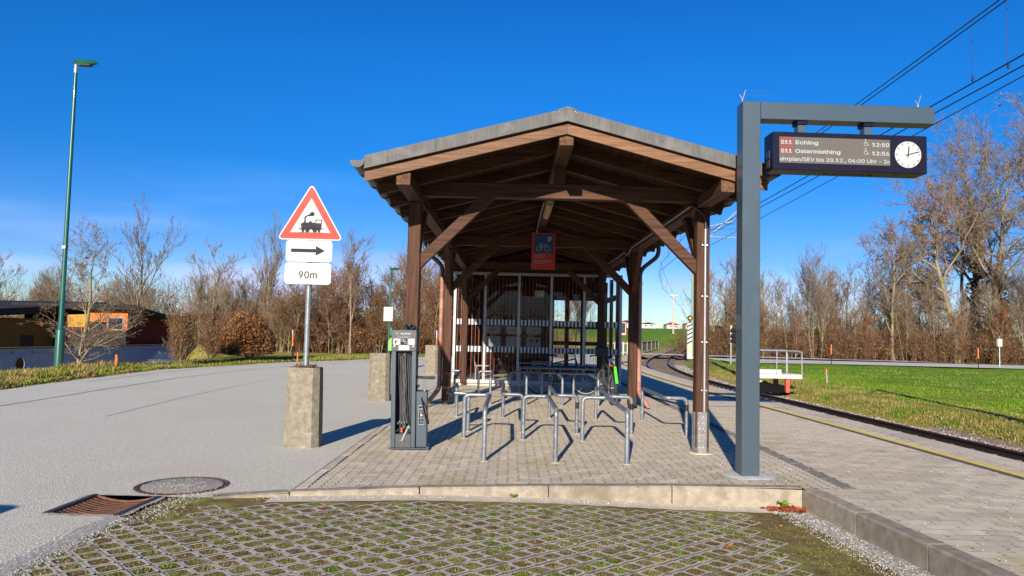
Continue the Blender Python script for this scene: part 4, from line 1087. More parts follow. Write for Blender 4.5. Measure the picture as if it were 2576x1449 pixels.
# ------------------------------------------------------------------ bicycles
def bicycle(name, label, loc, rz, sc, style):
    t = thing(name, label, 'bicycle', loc, rz); t.scale = (sc,) * 3
    r = .345; wb = 1.07; rw, fwd = (0, 0, r), (wb, 0, r)
    bb = (.43, 0, .28); st = (.26, 0, .78); hd0, hd1 = (.86, 0, .70), (.82, 0, .84); fram = 'black' if style == 'city' else 'mtbframe'
    for c, tw in ((rw, .018 if style == 'city' else .028), (fwd, .018 if style == 'city' else .028)):
        w = MB().torus(c, r - tw, tw, axis='y', n=36, m=8).build('tyre', 'blackmat', t)
        MB().torus(c, r - 2 * tw - .008, .010, axis='y', n=36, m=5).build('rim', 'galvp', w)
        m = MB()
        for k in range(18):
            q = 2 * math.pi * k / 18; s = .018 if k % 2 else -.018
            m.path([(c[0], s, c[2]), (c[0] + math.cos(q) * (r - 2 * tw - .01), 0, c[2] + math.sin(q) * (r - 2 * tw - .01))], .0016, n=3)
        m.build('spokes', 'galvp', w); MB().lathe([(.018, -.035), (.018, .035)], c, n=10, axis='y').build('hub', 'galvp', w)
        if style == 'city':
            q0, q1 = (.35, 3.3) if c is rw else (.5, 2.9)
            m = MB(); pts = [(c[0] + (r + .022) * math.cos(q), 0, c[2] + (r + .022) * math.sin(q)) for q in np.linspace(q0, q1, 20)]
            for s in (-.02, 0, .02): m.path([(p[0], s, p[2]) for p in pts], .008, n=5)
            m.build('mudguard', 'galvp', t)
    f = MB()
    hs_ = .30
    for a, b, q in ((bb, st, .017), (bb, hd0, .021), ((.285, 0, .72), hd1, .017), (bb, rw, .011), ((.29, 0, .70), rw, .009), (hd0, hd1, .022)):
        if b is rw:
            for s in (-.055, .055): f.path([(a[0], s * .4, a[2]), (b[0], s, b[2])], q, n=8)
        else: f.path([a, b], q, n=10)
    f.build('frame', fram, t)
    f = MB()
    for s in (-.05, .05): f.path([(hd0[0] + .01, s, hd0[2] - .05), (wb, s, r)], .013, n=8)
    f.path([(hd0[0] + .01, -.05, hd0[2] - .05), (hd0[0] + .01, .05, hd0[2] - .05)], .014, n=8); f.path([hd1, (hd1[0] - .02, 0, .93)], .014, n=8)
    f.build('fork', fram, t)
    MB().path([st, (.235, 0, .88)], .013, n=8).build('seat_post', 'chrome', t)
    m = MB(); vs = []
    for x, w, h in ((-.14, .075, .0), (-.10, .085, .02), (0, .055, .022), (.08, .026, .016), (.13, .014, .004)):
        for k in range(8): q = 2 * math.pi * k / 8; vs.append((.235 + x, math.cos(q) * w, .905 + h * .6 + math.sin(q) * (.022 if math.sin(q) > 0 else .03) * (1 if x < 0 else .7)))
    m.add(vs, [(i * 8 + k, i * 8 + (k + 1) % 8, (i + 1) * 8 + (k + 1) % 8, (i + 1) * 8 + k) for i in range(4) for k in range(8)] + [tuple(range(8))[::-1], tuple(range(32, 40))])
    m.build('saddle', 'saddle' if style != 'city' else 'black', t)
    m = MB(); hb = .95; m.path([(.70, -.30, hb + .01), (.78, -.22, hb + .02), (.80, 0, hb), (.78, .22, hb + .02), (.70, .30, hb + .01)], .012, n=8, bend=.05)
    m.build('handlebar', 'black', t)
    for s in (-1, 1): MB().path([(.665, s * .312, hb + .008), (.74, s * .265, hb + .016)], .018, n=8).build('grip', 'blackmat', t)
    m = MB()
    for s in (-1, 1): m.path([(.76, s * .17, hb), (.80, s * .18, hb - .10), (.83, 0, .70)], .004, n=4, bend=.06)
    m.build('brake_cable', 'black', t)
    m = MB(); m.torus((bb[0], -.05, bb[2]), .085, .006, axis='y', n=24, m=5); m.path([(bb[0], -.055, bb[2]), (bb[0] + .14, -.06, bb[2] - .09)], .010, n=6); m.path([(bb[0], .055, bb[2]), (bb[0] - .14, .06, bb[2] + .09)], .010, n=6)
    m.build('crank', 'darkgrey', t)
    for s in (-1, 1): MB().box((bb[0] - s * .145 * 1, s * .11, bb[2] + s * .095), (.09, .08, .022), .005).build('pedal', 'black', t)
    m = MB(); m.path([(bb[0], -.05, bb[2] + .085), (rw[0], -.05, rw[2] + .035)], .005, n=4); m.path([(bb[0], -.05, bb[2] - .085), (rw[0], -.05, rw[2] - .035)], .005, n=4); m.build('chain', 'darkgrey', t)
    if style == 'city':
        m = MB()
        for s in (-.055, .055): m.path([(.17, s, .76), (-.22, s, .76)], .006, n=6); m.path([(-.17, s, .76), (0, s * 1.1, r)], .005, n=5); m.path([(-.02, s, .76), (0, s * 1.1, r)], .005, n=5)
        for x in (-.2, -.08, .05): m.path([(x, -.055, .76), (x, .055, .76)], .005, n=5)
        m.build('luggage_rack', 'galvp', t); MB().box((-.245, 0, .72), (.02, .05, .035), .006).build('rear_reflector', 'redlens', t)
    else:
        MB().box((.09, 0, .79), (.03, .06, .03), .008).build('rear_reflector', 'redlens', t)
        m = MB(); m.beam((-.20, 0, .79), (-.40, 0, .46), .055, .012, .004); m.build('rear_mudguard', 'lime', t)
        m = MB(); m.box((.98, 0, 1.06), (.20, .26, .20), .02); m.build('child_bag', 'black', t)
    MB().path([(.40, .09, .27), (.36, .16, .0)], .009, n=6).build('kickstand', 'black', t)
    return t
bicycle('trekking_bicycle', 'black trekking bicycle parked side-on before the glass wall', (.78, 19.35, 0), 0, 1.12, 'city')
bicycle('mountain_bicycle', 'mountain bicycle seen from behind with lime green mudguard', (2.32, 16.85, 0), R(96), 1.12, 'mtb')

# ------------------------------------------------------------------ departure display on its column
cl = thing('display_column', 'tall blue-grey steel column with arm carrying the departure display', 'column', (2.784, 8.705, 0), R(1.6))
m = MB(); m.box((0, 0, 2.195 + .01), (.213, .21, 4.38), .006); m.build('column_post', 'bluegrey', cl)
MB().box((1.157, 0, 4.288), (2.10 - .004, .206, .205), .006).build('arm', 'bluegrey', cl)
for x in (.62, 1.42):
    MB().box((x, 0, 4.165), (.125, .16, .045), .003).build('hanger_collar', 'navyframe', cl); MB().box((x, 0, 4.08), (.095, .12, .155), .004).build('hanger', 'bluegrey', cl)
m = MB(); m.lathe([(.30, .0), (.27, .008), (.19, .014), (.12, .013)], (0, 0, 0), n=22)
m.v = [(x * (1 + .14 * noise.noise(Vector((x * 6, y * 6, 1)))) + .02, y * (1 + .2 * noise.noise(Vector((x * 5, y * 5, 4)))), z) for x, y, z in m.v]
m.build('mortar_patch', 'kerb', cl)
MT['mortar'] = M('white_mortar', (.62, .61, .58), (.48, .47, .44), scale=12, rough=.95, bump=.5); cl.children[-1].data.materials[0] = MT['mortar']
for x in (-.075, 2.06):
    m = MB(); m.path([(x, 0, 4.385), (x, 0, 4.44)], .007, n=6); m.path([(x, 0, 4.44), (x - .035, 0, 4.50)], .005, n=5); m.path([(x, 0, 4.44), (x + .035, 0, 4.56)], .005, n=5)
    if x < 0: m.path([(x + .035, 0, 4.56), (x + .24, 0, 4.555)], .0015, n=3); m.path([(x - .035, 0, 4.50), (x + .34, 0, 4.50)], .0015, n=3)
    m.build('bird_wire', 'galvp', cl)
dp = thing('departure_display', 'black departure display with two train lines and round clock', 'display', (3.915, 8.53, 3.558), R(1.9))
MB().box((0, .13, .2245), (1.835, .27, .449), .008).build('housing', 'navyframe', dp)
for z in (.09, .2): MB().box((-.919, .14, z), (.004, .10, .09)).build('side_plate', 'darkgrey', dp)
for x in (-.5, .62): MB().lathe([(.02, .0), (.02, -.004)], (x, .12, .001), n=12).build('bolt_cap', 'black', dp)
for k in range(6): MB().box((-.22 + k * .105, .15, -.001), (.07, .04, .004)).build('vent_slot', 'recess', dp)
MB().box((-.183, -.0055, .2365), (1.312, .003, .306)).build('screen', 'screen', dp)
for z in (.333, .23): MB().box((-.755, -.0072, z + .006), (.158, .001, .094)).build('line_block', 'screenred', dp)
for z, a, b in ((.305, 'Eching', '12:50'), (.202, 'Ostermiething', '12:56')):
    for tx, x, al, wd in (('S11', -.826, 'LEFT', .13), (a, -.655, 'LEFT', .268 if a == 'Eching' else .533), (b, .466, 'RIGHT', .203)):
        q_ = text_mesh(tx, .084, bold=.0016); xs_ = wd / (max(v.co.x for v in q_.vertices) - min(v.co.x for v in q_.vertices))
        text(tx, .084, (x, -.0095, z), 'screentext', dp, bold=.0016, align=al, xs=xs_)
    # wheelchair pictogram
    m = MB(); cx_, cz_ = .185, z + .028; yv = -.0085
    m.path([(cx_ + .022 * math.cos(q), yv, cz_ - .002 + .022 * math.sin(q)) for q in np.linspace(1.9, 6.0, 12)], .0038, n=5)
    m.lathe([(.008, -.002), (.008, .002)], (cx_ - .006, yv, cz_ + .048), n=10, axis='y'); m.path([(cx_ - .005, yv, cz_ + .036), (cx_ - .003, yv, cz_ + .010), (cx_ + .018, yv, cz_ + .008), (cx_ + .028, yv, cz_ - .018), (cx_ + .038, yv, cz_ - .014)], .0042, n=5); m.path([(cx_ - .004, yv, cz_ + .024), (cx_ + .014, yv, cz_ + .022)], .0038, n=5)
    m.build('wheelchair_symbol', 'screentext', dp)
_w = text_mesh('ahrplan/SEV bis 20.12., 04:00 Uhr - In', .0845); LTX = 1.30 / max(v.co.x for v in _w.vertices)
text('ahrplan/SEV bis 20.12., 04:00 Uhr - In', .0845, (-.838, -.0095, .107), 'screentext', dp, bold=.0008, xs=LTX)
ck = MB().lathe([(.157, 0), (.157, -.004)], (.687, -.004, .222), n=48, axis='y').build('clock_face', 'white', dp)
m = MB()
for k in range(12):
    q = math.pi * k / 6; c, s = math.sin(q), math.cos(q); m.beam((.687 + c * .122, -.0098, .222 + s * .122), (.687 + c * .150, -.0098, .222 + s * .150), .0065, .002, up=(0, 1, 0))
m.build('hour_marks', 'ink', ck)
def hand(deg, l, w, yv): q = R(deg); return MB().beam((.687 - math.sin(q) * .035, yv, .222 - math.cos(q) * .035), (.687 + math.sin(q) * l, yv, .222 + math.cos(q) * l), w, .002, up=(0, 1, 0))
hand(6.5, .095, .012, -.0115).build('hour_hand', 'ink', ck); hand(74, .138, .009, -.0145).build('minute_hand', 'ink', ck)

# ------------------------------------------------------------------ concrete bollards
def bollard(loc, label, w=.47, h=1.06, d=.42, rz=0):
    t = thing('concrete_bollard', label, 'bollard', loc, rz, 'square concrete bollards with cut corners')
    m = MB(); vs = []
    for z, s in ((-.06, 1.02), (.0, 1.02), (.03, 1.0), (.35, .975), (.7, .945), (h - .02, .915), (h, .88)):
        c = .082 * s; a, b = w / 2 * s, d / 2 * s
        for x, y in ((-a + c, -b), (a - c, -b), (a, -b + c), (a, b - c), (a - c, b), (-a + c, b), (-a, b - c), (-a, -b + c)):
            j = .006 * noise.noise(Vector((x * 7 + loc[0], y * 7 + loc[1], z * 7))); vs.append((x + j, y + j, z))
    n = 8; k = 7
    m.add(vs, [(i * n + q, i * n + (q + 1) % n, (i + 1) * n + (q + 1) % n, (i + 1) * n + q) for i in range(k - 1) for q in range(n)] + [tuple(range(n))[::-1], tuple((k - 1) * n + q for q in range(n))])
    m.build('concrete_body', 'concrete', t); return t
bollard((-2.785, 10.13, 0), 'weathered concrete bollard carrying the level crossing warning sign', rz=R(3))
bollard((-2.93, 16.75, 0), 'weathered concrete bollard between the warning sign and the repair stand', rz=R(2), w=.48, d=.44)
bollard((-2.87, 27.1, 0), 'farthest concrete bollard left of the brown downpipe', w=.50)
bollard((-5.0, 3.35, 0), 'concrete bollard just outside the left frame edge casting a short shadow', w=.5)  # unseen stand-in for an unknown object, added only for its shadow

# ------------------------------------------------------------------ warning sign on the nearest bollard
sg = thing('crossing_warning_sign', 'red and white triangle with locomotive above arrow plate and 90m plate', 'road sign', (-2.775, 10.10, 1.075), R(1))
q = MB().box((0, 0, .006), (.25, .25, .012), .002).build('base_plate', 'rustiron', sg)
for x in (-.1, .1):
    for y in (-.1, .1): MB().cyl((x, y, .012), (x, y, .035), .011, n=6).build('bolt', 'rustiron', sg)
MB().cyl((0, 0, .012), (-.004, 0, 2.42), .0385, n=20).build('pole', 'galv', sg)
TY = -.075
def rtri(cx_, cz_, s, r, n=5):
    """upright triangle, rounded corners: side s"""
    h = s * .866; C = [Vector((cx_, cz_ + h * 2 / 3)), Vector((cx_ - s / 2, cz_ - h / 3)), Vector((cx_ + s / 2, cz_ - h / 3))]; out_ = []
    for i in range(3):
        p, a, b = C[i], C[i - 1], C[(i + 1) % 3]; l = r * 1.732; A = p + (a - p).normalized() * l; B = p + (b - p).normalized() * l
        for k in range(n + 1): t = k / n; out_.append(tuple(A * (1 - t) ** 2 + p * 2 * t * (1 - t) + B * t * t))
    return out_
def plate(poly, y0, th, nm, mt, par): return MB().prism(poly, 0, th, fn=lambda x, z, t: (x, y0 - t, z)).build(nm, mt, par, smooth=False)
tcx, tcz = .005, 1.975
plate(rtri(tcx, tcz, .905, .05), TY + .006, .006, 'triangle_plate', 'white', sg)
m = MB(); O = rtri(tcx, tcz - .0, .845, .030); I = rtri(tcx, tcz - .0, .845 - .295, .004); n = len(O)
vs = [(x, TY - .0015, z) for x, z in O] + [(x, TY - .0015, z) for x, z in I] + [(x, TY + .0005, z) for x, z in O] + [(x, TY + .0005, z) for x, z in I]
m.add(vs, [(i, (i + 1) % n, n + (i + 1) % n, n + i) for i in range(n)] + [(i, 2 * n + i, 2 * n + (i + 1) % n, (i + 1) % n) for i in range(n)] + [(n + i, n + (i + 1) % n, 3 * n + (i + 1) % n, 3 * n + i) for i in range(n)])
m.build('red_border', 'signred', sg, smooth=False)
# locomotive pictogram
m = MB(); Z0 = tcz - .155; f = lambda x, z, t: (x, TY - .0015 - t, z)
X0 = tcx - .145
def pg(pts, th=.002): m.prism([(X0 + a, Z0 + b) for a, b in pts], 0, th, fn=f)
pg([(-.005, -.008), (.325, -.008), (.325, -.002), (-.005, -.002)])
for cx_, r in ((.045, .017), (.105, .031), (.205, .031), (.262, .017)): m.prism(disc(X0 + cx_, Z0 + r, r, 18), 0, .002, fn=f)
pg([(.025, .055), (.012, .105), (.03, .13), (.05, .133), (.215, .133), (.215, .12), (.295, .12), (.295, .045), (.025, .045)])
pg([(.018, .028), (.028, .055), (.07, .055), (.07, .03), (.045, .02)]); pg([(.12, .03), (.12, .06), (.175, .06), (.175, .03), (.15, .045)]); pg([(.23, .03), (.23, .055), (.29, .055), (.285, .03)])
pg([(.213, .130), (.222, .130), (.222, .168), (.213, .168)]); pg([(.288, .118), (.297, .118), (.297, .168), (.288, .168)]); pg([(.205, .166), (.303, .166), (.303, .176), (.205, .176)]); pg([(.22, .131), (.29, .131), (.29, .124), (.22, .124)])
pg([(.055, .13), (.062, .185), (.078, .185), (.078, .13)]); pg([(.120, .13), (.126, .148), (.148, .152), (.160, .148), (.165, .13)])
pg([(.061, .183), (.058, .20), (.072, .222), (.10, .236), (.128, .240), (.15, .228), (.138, .226), (.105, .222), (.085, .208), (.079, .185)])
m.prism(disc(X0 + .165, Z0 + .252, .030, 18), 0, .0022, fn=f); pg([(.10, .226), (.145, .268), (.175, .228), (.13, .222)])
pg([(-.002, .045), (.03, .048), (.03, .056), (-.002, .056)]); pg([(-.005, .034), (.0, .034), (.0, .066), (-.005, .066)]); pg([(.29, .042), (.318, .042), (.318, .05), (.29, .05)]); pg([(.316, .032), (.321, .032), (.321, .062), (.316, .062)])
m.build('locomotive_symbol', 'ink', sg, smooth=False)
plate(rrect(-.315, 1.415, .313, 1.708, .045), TY + .006, .006, 'arrow_plate', 'white', sg)
plate([(-.245, 1.545), (.09, 1.545), (.09, 1.502), (.215, 1.568), (.09, 1.636), (.09, 1.592), (-.245, 1.592)], TY, .002, 'arrow_symbol', 'ink', sg)
plate(rrect(-.320, 1.108, .308, 1.402, .045), TY + .006, .006, 'distance_plate', 'white', sg)
text('90m', .178, (-.006, TY - .002, 1.192), 'ink', sg, name='distance_text', bold=.0018, xs=.98, align='CENTER')
m = MB()
for z in (1.125, 1.385, 1.43, 1.69):
    for x in (-.2, .19): m.box((x, TY - .001, z), (.034, .003, .006))
m.build('clip_marks', 'galvp', sg)
for z in (1.17, 1.34, 1.48, 1.64, 1.78): MB().box((0, -.035, z), (.14, .06, .025), .003).build('pole_clamp', 'galvp', sg)

# ------------------------------------------------------------------ bicycle repair stand
rs = thing('repair_stand', 'dark blue-grey bicycle repair stand with hanging tools and pump', 'repair stand', (-1.33, 10.07, 0))
rs.rotation_euler = (0, R(-1.0), R(2))
MB().box((0, 0, .022), (.54, .27, .018), .004).build('base_plate', 'standgrey', rs)
for x in (-.245, .245):
    for y in (-.11, .11): MB().cyl((x, y, .0), (x, y, .045), .012, n=6).build('anchor_bolt', 'chrome', rs)
a, b, tw = -.245, .082, .058
for x in (a + tw / 2, b - tw / 2): MB().box((x, .0, .68), (tw, .20, 1.30), .006).build('side_panel', 'standgrey', rs)
MB().box(((a + b) / 2, .085, .69), (b - a - 2 * tw, .02, 1.28)).build('back_panel', 'recess', rs)
MB().box(((a + b) / 2 + .0, .03, .78), (.045, .05, 1.06), .004).build('centre_rail', 'standgrey', rs)
MB().box(((a + b) / 2, -.005, .115), (b - a - 2 * tw, .17, .17), .003).build('lower_panel', 'darkgrey', rs)
MB().box(((a + b) / 2, -.088, .205), (b - a - 2 * tw, .012, .012), .002).build('lower_lip', 'standgrey', rs)
hd = MB().box(((a + b) / 2, -.002, 1.455), (b - a + .012, .212, .29), .007).build('head_box', 'standgrey', rs)
pn = MB().box(((a + b) / 2, -.1095, 1.455), (b - a - .012, .004, .272), .001).build('head_panel', 'darkgrey', rs)
cx_ = (a + b) / 2; yy = -.1125
m = MB(); m.box((cx_ - .100, yy, 1.44), (.082, .003, .082)); m.box((cx_ + .100, yy, 1.44), (.082, .003, .082)); m.box((cx_, yy, 1.358), (.142, .003, .062)); m.build('white_label', 'white', pn)
m = MB(); m.box((cx_, yy - .0002, 1.442), (.104, .003, .104)); m.build('label_frame', 'white', pn); MB().box((cx_, yy - .0022, 1.442), (.094, .002, .094)).build('label_field', 'ink', pn)
m = MB(); m.torus((cx_ - .020, yy - .004, 1.460), .017, .0028, axis='y', n=16, m=4); m.torus((cx_ + .018, yy - .004, 1.430), .017, .0028, axis='y', n=16, m=4); flatline(m, [(cx_ - .02, 1.46), (cx_ + .006, 1.468), (cx_ + .018, 1.43), (cx_ - .005, 1.44), (cx_ - .02, 1.46)], .0022, yy - .004); flatline(m, [(cx_ + .006, 1.468), (cx_ + .03, 1.46)], .0022, yy - .004); m.build('bicycle_symbol', 'white', pn)
m = MB(); m.prism([(cx_ - .125, 1.452), (cx_ - .075, 1.458), (cx_ - .082, 1.449), (cx_ - .098, 1.446), (cx_ - .108, 1.412), (cx_ - .117, 1.412)], 0, .002, fn=lambda x, z, t: (x, yy - .0016 - t, z)); m.build('tool_symbol', 'ink', pn)
for tx, sz, z, bo in (('SALZBURG', .036, 1.538, .0016), ('FAHRRAD - REPARATURSTATION', .0155, 1.507, .0003)):
    o = text(tx, sz, (cx_ + (.022 if sz > .03 else 0), yy - .002, z), 'white', pn, bold=bo, align='CENTER', xs=1.0)
m = MB()
for s in (0, 1):
    ox = cx_ - .105 + s * .017; m.path([(ox + .012, yy, 1.567 - s * .006), (ox - .004, yy, 1.565 - s * .006), (ox - .008, yy, 1.545 - s * .006), (ox + .008, yy, 1.541 - s * .006), (ox + .010, yy, 1.553 - s * .006)], .003, n=5)
m.build('logo_mark', 'white', pn)
for x in (-.125, .125): MB().lathe([(.006, 0), (.005, -.004), (.001, -.005)], (cx_ + x, yy + .001, 1.375), n=8, axis='y').build('screw', 'chrome', pn)
# hanger arms on top
for x in (.015, .085):
    h = MB().path([(cx_ + x, .03, 1.60), (cx_ + x, .03, 1.665), (cx_ + x - .01, -.19, 1.672)], .015, n=10, bend=.02).build('hanger_arm', 'black', rs)
    MB().lathe([(.024, 0), (.026, -.03), (.022, -.034)], (cx_ + x - .01, -.165, 1.672), n=14, axis='y').build('arm_cap', 'blackmat', h)
MB().path([(cx_ + .05, -.02, 1.60), (cx_ + .05, -.02, 1.655), (cx_ + .13, -.02, 1.655), (cx_ + .15, -.02, 1.60)], .014, n=8, bend=.02).build('top_bar', 'black', rs)
# cables and tools
rngc = random.Random(3)
for k in range(10):
    x = cx_ - .085 + k * .018; xe = cx_ - .065 + rngc.uniform(0, .13)
    MB().path([(x, -.02 + rngc.uniform(-.03, .02), 1.30), ((x * .6 + xe * .4), -.04, .9), (xe, -.055 + rngc.uniform(-.02, .02), .33 + rngc.uniform(0, .06))], .0032, n=5, bend=.25).build('tool_cable', 'cable', rs)
for x, z in ((-.07, .335), (-.048, .355), (-.02, .34), (.012, .345), (.045, .36)): MB().cyl((cx_ + x, -.06, z), (cx_ + x, -.06, z + .03), .008, n=8).build('cable_ferrule', 'chrome', rs)
MB().path([(cx_, -.03, 1.245), (cx_ + .012, -.05, 1.262), (cx_, -.05, 1.28), (cx_ - .012, -.05, 1.262), (cx_, -.05, 1.245)], .004, n=6).build('hook_ring', 'chrome', rs)
m = MB(); m.beam((cx_ - .015, -.105, .115), (cx_ + .062, -.100, .295), .022, .008, .002, up=(0, 1, 0)); 
for (x, z, d) in ((cx_ - .022, .10, -1), (cx_ + .068, .31, 1)): m.path([(x - .018, -.104, z - .004 * d), (x - .016, -.104, z + .02 * -d), (x + .0, -.104, z + .026 * -d), (x + .018, -.104, z + .012 * -d), (x + .02, -.104, z + .01 * d)], .008, n=6)
m.build('spanner', 'chrome', rs)
m = MB(); m.lathe([(.016, -.03), (.021, -.022), (.014, -.008), (.017, .012), (.022, .022), (.018, .03)], (cx_ - .018, -.085, .262), n=12); m.build('red_tool', 'red', rs); MB().cyl((cx_ - .018, -.085, .235), (cx_ - .012, -.085, .19), .004, n=6).build('tool_bit', 'chrome', rs)
MB().path([(cx_ - .09, -.07, .235), (cx_ - .055, -.075, .27), (cx_ - .02, -.07, .29)], .014, n=8).build('black_tool', 'black', rs)
MB().box((cx_ + .072, -.10, .305), (.022, .01, .028), .003).build('green_tag', 'limebin', rs)
MB().path([(cx_ + .02, -.09, .30), (cx_ + .035, -.10, .24), (cx_ + .03, -.10, .19)], .006, n=6).build('screwdriver', 'black', rs)
# pump
pb = MB().box((.162, .0, .405), (.145, .19, .745), .008).build('pump_box', 'standgrey', rs)
MB().cyl((.19, 0, .775), (.19, 0, .805), .018, n=12).build('pump_collar', 'chrome', pb)
MB().cyl((.19, 0, .80), (.19, 0, .945), .0085, n=10).build('pump_rod', 'chrome', rs)
h = MB().path([(.055, 0, .965), (.095, 0, .960), (.19, 0, .955), (.285, 0, .952), (.335, 0, .955)], [.017, .021, .017, .021, .018], n=12).build('pump_handle', 'blackmat', rs)
m = MB(); m.path([(.09, -.02, .78), (.09, -.02, .825), (.125, -.02, .845)], .011, n=8, bend=.02); m.path([(.125, -.02, .85), (.085, -.02, .842), (.05, -.03, .79)], .008, n=6, bend=.02); m.box((.105, -.02, .845), (.05, .03, .03), .008); m.build('valve_lever', 'black', rs)
m = MB().box((.160, -.0965, .462), (.072, .003, .252)).build('pictogram_frame', 'white', pb)
for k, z in enumerate((.542, .461, .380)): MB().box((.160, -.0985, z), (.066, .002, .076)).build('pictogram_field', 'ink', pb)
yv = -.1010
m = MB(); m.torus((.142, yv, .534), .0135, .002, axis='y', n=14, m=4); m.torus((.178, yv, .534), .0135, .002, axis='y', n=14, m=4); flatline(m, [(.142, .534), (.153, .551), (.172, .551), (.178, .534)], .002, yv); flatline(m, [(.153, .551), (.160, .536), (.172, .551), (.168, .559)], .002, yv)
m.prism([(.146, .470), (.150, .485), (.160, .490), (.160, .472), (.180, .472), (.176, .455), (.166, .448), (.154, .448), (.147, .456)], 0, .002, fn=lambda x, z, t: (x, yv + .001 - t, z))
for x in (.153, .171): m.lathe([(.005, 0), (.005, -.002)], (x, yv, .438), n=10, axis='y')
m.path([(.160 + .014 * math.cos(q), yv, .372 + .014 * math.sin(q)) for q in np.linspace(2.0, 6.0, 10)], .002, n=4); m.lathe([(.005, 0), (.005, -.002)], (.157, yv, .409), n=10, axis='y'); flatline(m, [(.157, .402), (.158, .384), (.171, .383), (.178, .365), (.184, .368)], .0025, yv)
m.build('pictograms', 'white', pb)
MB().path([(.165, -.098, .685), (.168, -.135, .66), (.20, -.14, .50), (.245, -.125, .36), (.262, -.10, .34), (.25, -.10, .42), (.225, -.10, .56), (.185, -.11, .65)], .0085, n=8, bend=.05).build('air_hose', 'black', rs)
MB().cyl((.165, -.094, .685), (.165, -.105, .685), .013, n=10).build('hose_socket', 'black', pb)

# ------------------------------------------------------------------ manhole and gully grate
mh = thing('manhole_cover', 'round manhole cover with concrete infill and rusty rim in the asphalt', 'manhole cover', (-3.23, 7.46, 0))
MB().lathe([(.44, -.02), (.44, .005), (.418, .007), (.415, .003)], n=44).build('outer_ring', 'rustiron', mh)
MB().lathe([(.405, -.02), (.405, .006), (.39, .008), (.385, .004)], n=44).build('rim', 'darkiron', mh)
MB().lathe([(.378, -.02), (.378, .0045), (.37, .006)], n=44).build('concrete_infill', 'manfill', mh)
gr = thing('gully_grate', 'rusty cast iron gully grate with curved bars sunk by the kerb end', 'drain grate', (-3.53, 6.61, 0), R(-2))
gw, gl = .60, .66
m = MB(); m.box((0, 0, -.16), (gw + .1, gl + .1, .01)); m.build('gully_pit', 'recess', gr)
for s in (-1, 1):
    MB().box((s * (gw / 2 + .0), 0, -.006), (.055, gl + .05, .036), .004).build('frame_side', 'darkiron', gr)
for s in (-1, 1):
    mm = MB(); mm.path([(x, s * (gl / 2 + .0), .010 - .055 * (1 - (2 * x / gw) ** 2)) for x in np.linspace(-gw / 2 + .03, gw / 2 - .03, 12)], .014, n=6); mm.build('frame_end', 'rustiron', gr)
nb_ = 11
for k in range(nb_):
    y = -gl / 2 + (k + 1) * gl / (nb_ + 1); mm = MB(); vs = []
    X_ = np.linspace(-gw / 2 + .03, gw / 2 - .03, 13)
    for x in X_:
        z = .008 - .055 * (1 - (2 * x / gw) ** 2); vs += [(x, y - .0165, z), (x, y + .0165, z), (x, y + .014, z - .03), (x, y - .014, z - .03)]
    mm.add(vs, [(i * 4 + q, i * 4 + (q + 1) % 4, (i + 1) * 4 + (q + 1) % 4, (i + 1) * 4 + q) for i in range(12) for q in range(4)] + [(0, 1, 2, 3), (48, 49, 50, 51)]); mm.build('grate_bar', 'rustiron', gr)
# parts of the road round the gully are cut away by a dark moss collar
m = MB(); st = []
for k in range(33):
    q = 2 * math.pi * k / 32; ca, sa = math.cos(q), math.sin(q); sc = 1 / max(abs(ca) / .36, abs(sa) / .385)
    j = 1 + .12 * noise.noise(Vector((ca * 3, sa * 3, 8))); st += [(-3.53 + ca * sc * .90, 6.61 + sc * sa * .90, .006), (-3.53 + ca * sc * (1.0 * j), 6.61 + sa * sc * (1.0 * j), .0045)]
m.add(st, [(2 * i, 2 * i + 1, 2 * i + 3, 2 * i + 2) for i in range(32)]); o = m.build('moss_rim', 'gravel', smooth=False, fix=False); stuff(o)

# fallen leaves in the kerb corner and a weed
def leaf(name, x, y, z, s, mt, label, group=None):
    m = MB(); n = 10; pts = []
    for k in range(n): q = 2 * math.pi * k / n; rr = s * (1 if k % 2 == 0 else .62) * rng.uniform(.8, 1.15); pts.append((x + rr * math.cos(q), y + rr * .75 * math.sin(q), z + .012 * rng.random()))
    m.add([(x, y, z + .014)] + pts, [(0, 1 + k, 1 + (k + 1) % n) for k in range(n)]); return m
m = MB()
for _ in range(150):
    q = rng.random() * 6.28; d = rng.random() ** .7; x = 3.02 + d * .30 * math.cos(q) * (1.1 if math.cos(q) < 0 else .55) - .03; y = 7.93 + d * .12 * math.sin(q) - .05
    if x > krx(y) - .02: x = krx(y) - .03
    s = rng.uniform(.02, .05); a = rng.random() * 6.28; z = zl(x) + .005 + .05 * (1 - d) * rng.random() + .01
    t = Vector((math.cos(a), math.sin(a), rng.uniform(-.4, .6))).normalized(); n_ = t.cross(Vector((rng.uniform(-.5, .5), rng.uniform(-.5, .5), 1))).normalized()
    p = Vector((x, y, z)); m.add([p - t * s, p + n_ * s * .4 + Vector((0, 0, .006)), p + t * s, p - n_ * s * .4], [(0, 1, 2), (0, 2, 3)])
stuff(m.build('leaf_litter', 'leafred', smooth=False, fix=False))
def weed(x, y, z, n, s, label):
    m = MB()
    for k in range(n):
        a = 2 * math.pi * k / n + rng.random() * .5; l = s * rng.uniform(.7, 1.1); d = Vector((math.cos(a), math.sin(a), 0)); w = Vector((-d.y, d.x, 0))
        p = [Vector((x, y, z)) + d * l * u + Vector((0, 0, l * .8 * math.sin(u * 2.2))) for u in (0, .35, .7, 1)]; ww = (.15, .30, .25, .02)
        vs = [];
        for q, wi in zip(p, ww): vs += [q - w * l * wi, q + w * l * wi]
        m.add(vs, [(2 * i, 2 * i + 1, 2 * i + 3, 2 * i + 2) for i in range(3)])
    o = m.build('weed', 'bladebright', smooth=False, fix=False); tag(o, label, 'weed')
weed(2.93, 7.94, zl(2.93) + .02, 7, .085, 'broad-leaved green weed sprouting in the kerb corner by red leaves')
